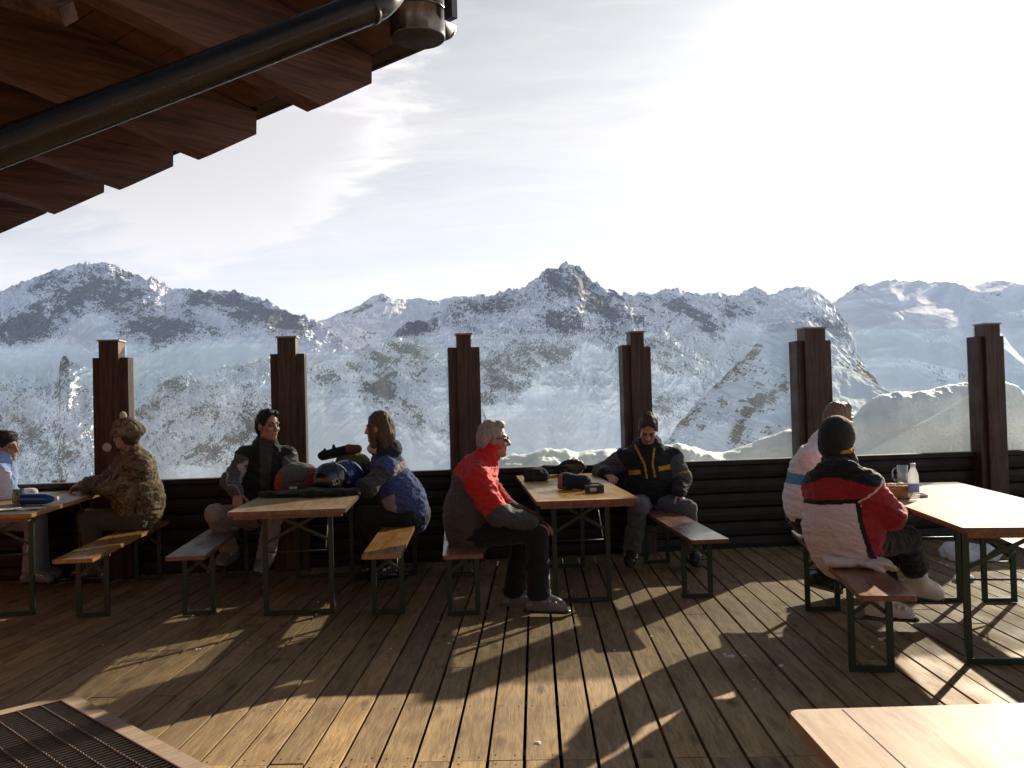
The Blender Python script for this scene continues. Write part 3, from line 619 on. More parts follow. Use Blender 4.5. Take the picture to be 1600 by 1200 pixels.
# ------------------------------------------------------------------ beer tables and benches
def rounded(x0, x1, y0, y1, r, n=5):
    pts = []
    for cx, cy, a0 in ((x1 - r, y1 - r, 0), (x0 + r, y1 - r, 90), (x0 + r, y0 + r, 180), (x1 - r, y0 + r, 270)):
        for k in range(n + 1):
            a = math.radians(a0 + 90 * k / n); pts.append((cx + r * math.cos(a), cy + r * math.sin(a)))
    return pts
def steel_frame(bm, w, hgt, bar=0.034, yc=0.0):
    """a U of flat steel: two uprights and a foot bar, in the plane y = yc"""
    d = 0.022
    for s in (-1, 1):
        a, b = sorted((s * w / 2, s * (w / 2 - bar)))
        box(bm, a, b, yc - d / 2, yc + d / 2, 0.032, hgt)
    box(bm, -w / 2, w / 2, yc - d / 2 - 0.002, yc + d / 2 + 0.002, 0.003, 0.031)
    box(bm, -w / 2, w / 2, yc - d / 2 + 0.001, yc + d / 2 - 0.001, hgt + 0.0005, hgt + 0.006)
def trestle(name, width, length, hgt, thick, leg_w, leg_in, mats, corner=0.03, loc=(0, 0), rz=0, label='', cat='', group=None, battens=False):
    root = empty(name, (loc[0], loc[1], 0), rz, label, cat, group)
    L2 = length / 2
    bm = bmesh.new()
    prism(bm, rounded(-width / 2, width / 2, -L2, L2, corner), hgt - thick, hgt, lambda u, v, d: (u, v, d))
    for f in bm.faces:
        if abs(f.normal.z) < 0.5: f.material_index = 1
    top = obj('tabletop' if hgt > .6 else 'seat', bm, mats, root, bevel=0.004)
    for f in top.data.polygons:
        f.material_index = 0 if f.normal.z > 0.6 else 1
    if battens:
        for yy in (-L2 + 0.05, L2 - 0.05):
            bm = bmesh.new(); box(bm, -width / 2 + 0.03, width / 2 - 0.03, yy - 0.03, yy + 0.03, hgt - thick - 0.026, hgt - thick - 0.001)
            obj('batten', bm, MAT['edge_red'], root, bevel=0.003)
    lt = hgt - thick - 0.008 - (0.027 if battens and leg_in < 0.1 else 0)
    for s in (-1, 1):
        bm = bmesh.new(); steel_frame(bm, leg_w, lt)
        fr = obj('leg_frame', bm, MAT['frame_green'], root, bevel=0.003); fr.location = (0, s * (L2 - leg_in), 0)
        bm = bmesh.new()
        zt, zb = lt - 0.012, lt - (0.23 if hgt > .6 else 0.14)
        for q in (-1, 1):
            dy = 0.011 * q
            a = Vector((-q * (leg_w / 2 - 0.03), dy, zt)); b = Vector((q * (leg_w / 2 - 0.03), dy, zb))
            dr = (b - a).normalized(); nn = Vector((-dr.z, 0, dr.x)) * 0.011
            c = [a + nn, b + nn, b - nn, a - nn]
            A = [bm.verts.new(v + Vector((0, 0.0035, 0))) for v in c]; B = [bm.verts.new(v - Vector((0, 0.0035, 0))) for v in c]
            bm.faces.new(A); bm.faces.new(B[::-1])
            for k in range(4): bm.faces.new((A[k], B[k], B[(k + 1) % 4], A[(k + 1) % 4]))
        obj('brace', bm, MAT['frame_green'], fr)
        bm = bmesh.new(); zz = lt - (0.30 if hgt > .6 else 0.17)
        tube(bm, [(-leg_w / 2 + 0.034, 0, zz), (leg_w / 2 - 0.034, 0, zz)], 0.005, 8)
        obj('cross_rod', bm, MAT['frame_green'], fr)
        bm = bmesh.new()   # folding stay up to the underside of the top
        tube(bm, [(leg_w / 2 - 0.05, 0, zz + 0.02), (leg_w / 2 - 0.06, -s * 0.26, hgt - thick - 0.006)], 0.0045, 6)
        obj('folding_stay', bm, MAT['steel'], fr)
    return root
def ang(dx, dy): return math.atan2(-dx, dy)
def near_mid(x, y, dx, dy, L):
    n = math.hypot(dx, dy); return (x + dx / n * L / 2, y + dy / n * L / 2)
def bench(x, y, dx, dy, mat, label, L=2.2):
    return trestle('bench', 0.26, L, 0.48, 0.027, 0.225, 0.40, [MAT[mat], MAT['edge_red'] if mat != 'bench_orange' else MAT['bench_orange']], 0.012, near_mid(x, y, dx, dy, L), ang(dx, dy), label, 'bench', 'beer garden benches')
def table(x, y, dx, dy, mat, wd, label, L=2.2, edge='edge_red', corner=0.02, leg_in=0.42):
    return trestle('table', wd, L, 0.78, 0.028, wd - 0.28, leg_in, [MAT[mat], MAT[edge]], corner, near_mid(x, y, dx, dy, L), ang(dx, dy), label, 'table', 'beer garden tables', True)
t1 = table(-3.83, 6.0, -.165, 1, 'table_brown', 0.74, 'worn brown table at the left edge with a blue bottle lying on it', edge='bench_orange')
b1 = bench(-3.13, 5.95, -.15, 1, 'bench_orange', 'orange varnished bench under the person in the camouflage jacket')
b2 = bench(-2.37, 5.96, -.15, 1, 'bench_grey', 'worn grey bench under the dark haired man in the black jacket')
t2 = table(-1.655, 5.88, -.10, 1, 'table_brown', 0.77, 'worn brown table carrying the rucksack and two helmets', edge='bench_red')
b3 = bench(-1.03, 5.84, -.07, 1, 'bench_orange', 'scratched orange bench under the woman in the blue jacket')
b4 = bench(-.49, 5.77, -.09, 1, 'bench_red', 'short looking brown bench under the grey haired man in red')
t3 = table(.34, 6.07, -.085, 1, 'table_orange', 0.70, 'glossy orange table with caps, goggles and gloves on it')
b5 = bench(1.17, 6.16, -.075, 1, 'bench_red', 'brown bench under the man in the black and yellow jacket')
b6 = bench(1.66, 4.34, .13, 1, 'bench_red', 'reddish bench with white gloves on it under the couple at right', 2.15)
t4 = table(2.46, 4.40, .095, 1, 'table_pale', 0.79, 'pale brown table at right with bread basket and bottle on it', 2.3)
b7 = bench(3.0, 4.42, .07, 1, 'bench_red', 'empty brown bench on the far right side of the pale table')
t5 = table(.518 + .40 + .066, 1.95 - 2.2, -.03, 1, 'table_worn', 0.80, 'bare pale table with rounded corner in the right foreground', 2.2, 'edge_red', 0.03)
# the seams between the boards of the foreground top are thin near-black strips laid on it
bm = bmesh.new()
for xx in (-0.285,): box(bm, xx - 0.0012, xx + 0.0012, -1.09, 1.09, 0.7795, 0.7806)
obj('board_seam', bm, MAT['near_black'], t5)

# ------------------------------------------------------------------ foot grate let into the deck by the hut
def grate():
    c = G(94, 1099, .02); e = G(271, 1200, .02) - c; e /= np.linalg.norm(e); n = np.array([e[1], -e[0], 0.0]); n = n if n[0] < 0 else -n
    root = empty('foot_grate', (c[0], c[1], 0), math.atan2(e[1], e[0]), 'galvanised foot grate in a grey wooden frame at the bottom left', 'foot grate')
    # local x runs along the right hand edge, local y to the left (into the grate)
    sgn = 1.0 if (Matrix.Rotation(-math.atan2(e[1], e[0]), 3, 'Z') @ Vector(n)).y > 0 else -1.0
    L, W, fw = 2.2, 1.5, 0.09
    y0, y1 = (0, W) if sgn > 0 else (-W, 0)
    bm = bmesh.new(); ys = 0.0
    def bx(xa, xb, ya, yb, za, zb):
        ya, yb = sorted((ya * sgn, yb * sgn)); box(bm, xa, xb, ya, yb, za, zb)
    bx(-fw, L, -fw, -0.008, 0.003, 0.03); bx(-fw, -0.008, -0.0075, W, 0.003, 0.03)
    obj('frame_board', bm, MAT['grate_frame'], root, bevel=0.004)
    bm = bmesh.new(); bx(-0.0075, L, -0.0075, -0.001, 0.004, 0.033); bx(-0.0075, -0.001, 0, W, 0.004, 0.033)
    obj('rim', bm, MAT['grate_rim'], root)
    bm = bmesh.new(); bx(0, L, 0, W, 0.003, 0.006); obj('shade_sheet', bm, MAT['near_black'], root)  # dark sheet laid on the boards paints in the shade below the bars
    bm = bmesh.new()
    for x in np.arange(0.012, L, 0.03): bx(x, x + 0.0035, 0, W, 0.0065, 0.030)
    obj('bearing_bars', bm, MAT['grate'], root)
    bm = bmesh.new()
    for y in np.arange(0.09, W, 0.105):
        pts = [(x, sgn * (y + 0.002 * math.sin(x * 210)), 0.031 + 0.0015 * math.cos(x * 210)) for x in np.arange(0, L, 0.0075)]
        tube(bm, pts, 0.0042, 6)
    obj('twisted_rods', bm, MAT['grate'], root)
grate()

# ------------------------------------------------------------------ corner of the hut with its eaves
def hut():
    ed = np.array([-0.758, 0.653, 0.0]); inn = np.array([-0.653, -0.758, 0.0])
    Q = [np.array(q) for q in ((-0.742, 2.99, 2.45), (-1.314, 3.52, 2.45), (-1.836, 3.954, 2.45), (-2.371, 4.393, 2.45), (-2.901, 4.813, 2.45))]
    for k in range(1, 5): Q.append(Q[4] + ed * 0.69 * k)
    org = Q[0].copy(); org[2] = 0
    ux, uy = ed, inn        # local frame: x along the eaves (away), y inwards, z up
    rz = math.atan2(ux[1], ux[0])
    root = empty('mountain_hut', org, rz, 'timber mountain hut whose dark eaves hang over the upper left corner', 'building')
    R = Matrix.Rotation(-rz, 3, 'Z')
    def loc(p): v = R @ Vector(tuple(np.array(p) - org)); return v
    sy = 1.0 if loc(org + inn).y > 0 else -1.0
    tp = math.tan(math.radians(11.0)); W = 0.085; H = 0.235
    for q in Q:
        l = loc(q)
        bm = bmesh.new()
        # outline in (inward distance, height above the tail): tail chamfer, nose, top, and along the slope into the hut
        poly = [(0, 0), (-0.212, 0.128), (-0.215, 0.222), (3.2, 0.222 + 3.415 * tp + 0.01), (3.2, 3.2 * tp)]
        prism(bm, poly, -W, 0.0, lambda u, v, d: (l.x + d, l.y + sy * u, l.z + v))
        obj('rafter', bm, MAT['rafter_wood_y'], root, bevel=0.004)
    zt = 2.45 + 0.226
    bm = bmesh.new()
    k = 0
    u = -0.22
    while u < 3.3:       # sheathing boards laid across the rafters, with the roof skin above
        ua, ub = u + 0.002, u + 0.138
        prism(bm, [(ua, (ua + 0.258) * tp), (ub, (ub + 0.258) * tp), (ub, (ub + 0.258) * tp + 0.022), (ua, (ua + 0.258) * tp + 0.022)], -0.30, 9.0, lambda uu, v, d: (d, sy * uu, zt + v))
        u += 0.14
    obj('roof_boards', bm, MAT['roof_board'], root)
    bm = bmesh.new()
    prism(bm, [(-0.225, 0.02), (6.0, 0.02 + 6.26 * tp), (6.0, 0.1 + 6.26 * tp), (-0.225, 0.1)], -0.32, 9.0, lambda uu, v, d: (d, sy * uu, zt + 0.012 + v))
    obj('roof', bm, MAT['gutter'], root)
    # purlin on the wall line, log wall and gable wall
    bm = bmesh.new(); box(bm, -0.12, 9.0, *sorted((sy * 1.55, sy * 1.73)), 2.45 + 1.55 * tp - 0.2, 2.45 + 1.5 * tp); obj('purlin', bm, MAT['rafter_wood_y'], root, bevel=0.006)
    bm = bmesh.new(); wy0, wy1 = 2.1, 2.3
    for i in range(16):
        za, zb = 0.03 + i * 0.18, 0.03 + (i + 1) * 0.18 - 0.004
        box(bm, 0.15, 9.0, *sorted((sy * wy0, sy * wy1)), za, zb); box(bm, 0.15, 0.35, *sorted((sy * (wy1 + 0.002), sy * 7.5)), za, zb)
    obj('log_wall', bm, MAT['rafter_wood'], root, bevel=0.02)
    # half-round gutter along the noses of the rafters
    bm = bmesh.new(); n = 14; rg = 0.062; gy = -0.215 - rg - 0.012; gz = 2.45 + 0.222 + 0.062
    ring = lambda x, r: [bm.verts.new((x, sy * gy + r * math.cos(math.pi + math.pi * k / n), gz + r * math.sin(math.pi + math.pi * k / n))) for k in range(n + 1)]
    a, b = ring(-0.37, rg), ring(9.0, rg); a2, b2 = ring(-0.37, rg - 0.004), ring(9.0, rg - 0.004)
    for k in range(n):
        bm.faces.new((a[k], a[k + 1], b[k + 1], b[k])); bm.faces.new((a2[k + 1], a2[k], b2[k], b2[k + 1])); bm.faces.new((a[k], a2[k], a2[k + 1], a[k + 1]))
    bm.faces.new(a2)
    g = obj('gutter', bm, MAT['gutter'], root, smooth=True)
    # funnel hopper under the gutter and the swan-neck pipe that runs back to the wall
    hp = loc(P(652, 26, 2.90))
    bm = bmesh.new(); rr_ = 0.090
    lathe(bm, [(0.001, -0.075), (rr_ * .97, -0.075), (rr_, -0.070), (rr_, 0.012), (rr_ + 0.004, 0.014), (rr_ + 0.004, 0.022), (rr_ + 0.001, 0.024), (rr_ + 0.001, 0.42)], 32, 0, hp)
    ho_ = obj('hopper', bm, [MAT['cylinder'], MAT['near_black']], root, smooth=True)
    for f in ho_.data.polygons:
        if f.normal.z < -0.5: f.material_index = 1  # downward faces coloured near-black to stand for a shaded underside
    bm = bmesh.new(); bp = loc(P(704, 6, 2.86)); box(bm, bp.x - 0.018, bp.x + 0.018, bp.y - 0.012, bp.y + 0.012, bp.z - 0.05, bp.z + 0.4); obj('gutter_bracket', bm, MAT['cylinder'], root, bevel=0.003)
    pts = []
    ctr = [(640, -120, 2.6), (628, -60, 2.35), (614, -22, 2.20), (604, -8, 2.13), (588, 6, 2.10), (562, 17, 2.08), (516, 34.5, 2.05), (297, 119, 1.93), (0, 231, 1.80), (-160, 291, 1.72), (-420, 389, 1.60), (-900, 570, 1.48)]
    for c in ctr: pts.append(loc(P(*c)))
    fine = []
    for i in range(len(pts) - 1):
        p0, p1, p2, p3 = pts[max(i - 1, 0)], pts[i], pts[i + 1], pts[min(i + 2, len(pts) - 1)]
        for t in np.linspace(0, 1, 8, endpoint=False):
            fine.append(0.5 * ((2 * p1) + (p2 - p0) * t + (2 * p0 - 5 * p1 + 4 * p2 - p3) * t * t + (3 * p1 - p0 - 3 * p2 + p3) * t ** 3))
    fine.append(pts[-1])
    bm = bmesh.new(); tube(bm, fine, 0.0390, 28); obj('drainpipe', bm, MAT['gutter'], root, smooth=False)
    bm = bmesh.new(); a, b = loc(P(580, 10, 2.095)), loc(P(572, 13.5, 2.088)); tube(bm, [a, b], 0.0415, 28); obj('pipe_collar', bm, MAT['gutter'], root)
    bm = bmesh.new(); c1 = loc(P(0, 6, 2.35)); c2 = loc(P(104, 36, 2.30))
    tube(bm, [loc(P(-60, -32, 2.38)), loc(P(108, 22, 2.30))], 0.035, 4); obj('tie_beam', bm, MAT['rafter_wood_y'], root)
MAT['rafter_wood_y'] = wood('rafter_timber', (0.043, 0.020, 0.012), (0.098, 0.045, 0.027), 0.6, (14, 1.0, 14), 0.3, True, spec=0.2)
hut()
# ------------------------------------------------------------------ implicit-surface modelling (bodies, clothing, soft things)
def V3(p): return np.array([float(p[0]), float(p[1]), float(p[2])])
def unit(v): v = V3(v); return v / (np.linalg.norm(v) + 1e-12)
class Soft:
    """smooth union of tapered limbs and ellipsoids, meshed with surface nets"""
    def __init__(s, k=0.02): s.p = []; s.k = k
    def cone(s, a, b, ra, rb, flat=None, fs=1.0, tag=0, k=None, cut=False, at=None):
        a, b = V3(a), V3(b); R = max(ra, rb) * max(1.0, fs)
        s.p.append(dict(t='c', a=a, b=b, ra=ra, rb=rb, n=None if flat is None else unit(flat), fs=fs, tag=tag, k=s.k if k is None else k, cut=cut, lo=np.minimum(a, b) - R, hi=np.maximum(a, b) + R)); return s
    def ell(s, c, r, ax=None, tag=0, k=None, cut=False):
        c = V3(c); R = max(r); A = np.eye(3) if ax is None else np.array([unit(x) for x in ax])
        s.p.append(dict(t='e', c=c, r=np.array(r, float), A=A, tag=tag, k=s.k if k is None else k, cut=cut, lo=c - R, hi=c + R)); return s
    def ball(s, c, r, **kw): return s.ell(c, (r, r, r), **kw)
    @staticmethod
    def dist(p, X, Y, Z):
        if p['t'] == 'c':
            a, ab = p['a'], p['b'] - p['a']; L = ab.dot(ab) + 1e-12
            dx, dy, dz = X - a[0], Y - a[1], Z - a[2]
            t = np.clip((dx * ab[0] + dy * ab[1] + dz * ab[2]) / L, 0, 1)
            dx = dx - t * ab[0]; dy = dy - t * ab[1]; dz = dz - t * ab[2]
            d2 = dx * dx + dy * dy + dz * dz
            if p['n'] is not None:
                n = p['n']; q = dx * n[0] + dy * n[1] + dz * n[2]; d2 = np.maximum(d2 - q * q + (q / p['fs']) ** 2, 0)
            return np.sqrt(d2) - (p['ra'] + (p['rb'] - p['ra']) * t)
        c, A, r = p['c'], p['A'], p['r']
        dx, dy, dz = X - c[0], Y - c[1], Z - c[2]
        k0 = 0; k1 = 0
        for i in range(3):
            q = (dx * A[i, 0] + dy * A[i, 1] + dz * A[i, 2]) / r[i]; k0 = k0 + q * q; k1 = k1 + (q / r[i]) ** 2
        k0 = np.sqrt(k0); k1 = np.sqrt(k1) + 1e-9
        return k0 * (k0 - 1) / k1
    def mesh(s, h, wr=None):
        add = [p for p in s.p if not p['cut']]
        lo = np.min([p['lo'] for p in add], 0) - 4 * h; hi = np.max([p['hi'] for p in add], 0) + 4 * h
        n = np.ceil((hi - lo) / h).astype(int) + 1
        F = np.full(n, 0.2, np.float32)
        ax = [(lo[i] + h * np.arange(n[i])).astype(np.float32) for i in range(3)]
        for p in s.p:
            k = p['k']; m = 2.2 * k + 3 * h
            i0 = np.maximum(((p['lo'] - m - lo) / h).astype(int), 0); i1 = np.minimum(((p['hi'] + m - lo) / h).astype(int) + 2, n)
            if np.any(i1 <= i0): continue
            sl = tuple(slice(a, b) for a, b in zip(i0, i1))
            d = Soft.dist(p, ax[0][sl[0]][:, None, None], ax[1][sl[1]][None, :, None], ax[2][sl[2]][None, None, :])
            f = F[sl]
            if p['cut']:
                d = -d; hh = np.maximum(k - np.abs(f - d), 0) / k; F[sl] = np.maximum(f, d) + hh * hh * k * 0.25
            else:
                hh = np.maximum(k - np.abs(f - d), 0) / k; F[sl] = np.minimum(f, d) - hh * hh * k * 0.25
        ins = F < 0
        c = ins[:-1, :-1, :-1].astype(np.int8)
        cnt = np.zeros(tuple(n - 1), np.int8)
        for i in (0, 1):
            for j in (0, 1):
                for k in (0, 1): cnt += ins[i:n[0] - 1 + i, j:n[1] - 1 + j, k:n[2] - 1 + k]
        act = (cnt > 0) & (cnt < 8)
        I = np.argwhere(act); vid = np.full(tuple(n - 1), -1, np.int64); vid[act] = np.arange(len(I))
        pos = np.zeros((len(I), 3)); num = np.zeros(len(I))
        cor = [(i, j, k) for i in (0, 1) for j in (0, 1) for k in (0, 1)]
        val = {q: F[I[:, 0] + q[0], I[:, 1] + q[1], I[:, 2] + q[2]] for q in cor}
        for q in cor:
            for axi in range(3):
                if q[axi] == 0:
                    q2 = list(q); q2[axi] = 1; q2 = tuple(q2); f0, f1 = val[q], val[q2]
                    m = (f0 < 0) != (f1 < 0); t = np.where(m, f0 / np.where(m, f0 - f1, 1), 0)
                    e = np.array(q, float)[None] + np.zeros((len(I), 3)); e[:, axi] += t
                    pos += e * m[:, None]; num += m
        pos = (I + pos / num[:, None]) * h + lo
        quads = []
        for axi in range(3):
            b, cc = (axi + 1) % 3, (axi + 2) % 3
            sl0 = [slice(None)] * 3; sl1 = [slice(None)] * 3; sl0[axi] = slice(0, -1); sl1[axi] = slice(1, None)
            f0 = ins[tuple(sl0)]; f1 = ins[tuple(sl1)]
            E = np.argwhere(f0 != f1); E = E[(E[:, b] > 0) & (E[:, cc] > 0) & (E[:, b] < n[b] - 1) & (E[:, cc] < n[cc] - 1)]
            if not len(E): continue
            sgn = f0[E[:, 0], E[:, 1], E[:, 2]]
            def vi(db, dc): q = E.copy(); q[:, b] -= db; q[:, cc] -= dc; return vid[q[:, 0], q[:, 1], q[:, 2]]
            a0, a1, a2, a3 = vi(1, 1), vi(0, 1), vi(0, 0), vi(1, 0)
            q = np.stack([a0, a1, a2, a3], -1); q[~sgn] = q[~sgn][:, ::-1]; quads.append(q)
        Q = np.concatenate(quads); Q = Q[(Q >= 0).all(1)]
        # one relaxing pass
        nb = np.zeros_like(pos); nc = np.zeros(len(pos))
        for a, b in ((0, 1), (1, 2), (2, 3), (3, 0)):
            np.add.at(nb, Q[:, a], pos[Q[:, b]]); np.add.at(nb, Q[:, b], pos[Q[:, a]]); np.add.at(nc, Q[:, a], 1); np.add.at(nc, Q[:, b], 1)
        pos = pos * 0.5 + 0.5 * nb / np.maximum(nc, 1)[:, None]
        if wr: pos = wr(pos, Q)
        return pos, Q
    def owner(s, C):
        best = np.full(len(C), 1e9); tg = np.zeros(len(C), object); tt = np.zeros(len(C))
        for p in s.p:
            if p['cut']: continue
            d = Soft.dist(p, C[:, 0], C[:, 1], C[:, 2])
            m = d < best; best[m] = d[m]; tg[m] = p['tag']
            if p['t'] == 'c':
                ab = p['b'] - p['a']; t = np.clip(((C - p['a']) @ ab) / (ab @ ab + 1e-12), 0, 1); tt[m] = t[m]
        return tg, tt
def normals(pos, Q):
    a = np.cross(pos[Q[:, 2]] - pos[Q[:, 0]], pos[Q[:, 3]] - pos[Q[:, 1]]); N = np.zeros_like(pos)
    for i in range(4): np.add.at(N, Q[:, i], a)
    return N / (np.linalg.norm(N, axis=1, keepdims=True) + 1e-12)
def noise3(p, sc, seed=0):
    x, y, z = p[:, 0] * sc, p[:, 1] * sc, p[:, 2] * sc
    return (perlin(x + 0.7 * z, y + .31 * x, seed) + perlin(y - 0.6 * z, z + .4 * y, seed + 5) + perlin(z + 0.5 * x, x - .45 * y, seed + 9)) / 1.9
def wrinkles(amp, sc, seed, along=None, stretch=2.5):
    def f(pos, Q):
        N = normals(pos, Q); p = pos.copy()
        if along is not None:
            a = unit(along); q = (p @ a)[:, None] * a[None]; p = p - q + q * stretch
        r = 1 - np.abs(noise3(p, sc, seed)) * 2.4
        r2 = 1 - np.abs(noise3(p, sc * 2.3, seed + 3)) * 2.4
        return pos + N * ((r - .45) * amp + (r2 - .45) * amp * 0.4)[:, None]
    return f
def soft_obj(name, S, h, mats, parent, origin, wr=None, region=None):
    pos, Q = S.mesh(h, wr)
    mi = None
    if region is not None:
        C = pos[Q].mean(1); mi = region(C, *S.owner(C))
    return obj_np(name, pos - V3(origin), Q, mats, parent, True, mi)

# ------------------------------------------------------------------ people
MAT['skin'] = plain('skin', (0.42, 0.22, 0.15), 0.5, 0, 0.10, 30); MAT['skin_tan'] = plain('tanned_skin', (0.36, 0.175, 0.11), 0.5, 0, 0.10, 30)
MAT['eye'] = plain('eye', (0.10, 0.07, 0.055), 0.25, 0, 0.1); MAT['lip'] = plain('lips', (0.30, 0.11, 0.09), 0.5, 0, 0.1)
for m_ in ('skin', 'skin_tan'):
    b_ = MAT[m_].node_tree.nodes['Principled BSDF']; b_.inputs['Subsurface Weight'].default_value = 0.12; b_.inputs['Subsurface Radius'].default_value = (0.012, 0.005, 0.003); b_.inputs['Subsurface Scale'].default_value = 0.6
def hairmat(name, c):
    m, nt, b = new_mat(name); o = tc(nt)
    n = nt.noise(nt.mapping(o, (160, 160, 22)), 1.0, 5, 0.6, 1.0)
    nt.link(nt.ramp(n, [(0.3, tuple(x * .45 for x in c)), (0.55, c), (0.75, tuple(min(1, x * 1.7) for x in c))]), b.inputs['Base Color'])
    b.inputs['Roughness'].default_value = 0.55; b.inputs['Specular IOR Level'].default_value = 0.25
    nt.link(nt.bump(n, 0.8, 0.006), b.inputs['Normal']); return m
MAT['hair_black'] = hairmat('black_hair', (0.012, 0.010, 0.009)); MAT['hair_grey'] = hairmat('grey_hair', (0.34, 0.30, 0.25))
MAT['hair_blond'] = hairmat('dark_blond_hair', (0.10, 0.062, 0.034)); MAT['hair_brown'] = hairmat('brown_hair', (0.055, 0.035, 0.022)); MAT['hair_light'] = hairmat('light_brown_hair', (0.20, 0.145, 0.095))

class Pers: pass
def hand(S, w, d, palm, tag='hand', curl=0.5, scale=1.0, thumb_side=1):
    """palm, four fingers of different lengths and a thumb; w wrist, d pointing direction, palm = normal out of the palm"""
    d = unit(d); pn = unit(V3(palm) - d * np.dot(palm, d)); sd = np.cross(d, pn) * thumb_side
    L = 0.088 * scale
    S.cone(w, w + d * L * .9, 0.026 * scale, 0.037 * scale, pn, 0.42, tag, 0.012)
    kn = w + d * L
    for i, (off, ln) in enumerate(((0.030, .072), (0.010, .080), (-0.010, .074), (-0.029, .058))):
        p = kn + sd * off * scale; a = curl * (0.9 + 0.15 * i); dd = d
        for j, f in enumerate((.46, .31, .23)):
            a_ = a * (0.55 + .35 * j); dd = unit(dd * math.cos(a_) + pn * math.sin(a_)); q = p + dd * ln * f * scale * 1.05
            S.cone(p, q, (0.0098 - .0008 * j) * scale, (0.0092 - .0008 * j) * scale, tag=tag, k=0.004); p = q
    p = w + d * L * .25 + sd * 0.026 * scale; dd = unit(d * .75 + sd * .75 + pn * .25)
    for f in (.04, .032, .026):
        q = p + dd * f * scale; S.cone(p, q, 0.0125 * scale, 0.0105 * scale, tag=tag, k=0.006); p = q; dd = unit(dd + d * .35 + pn * .3)

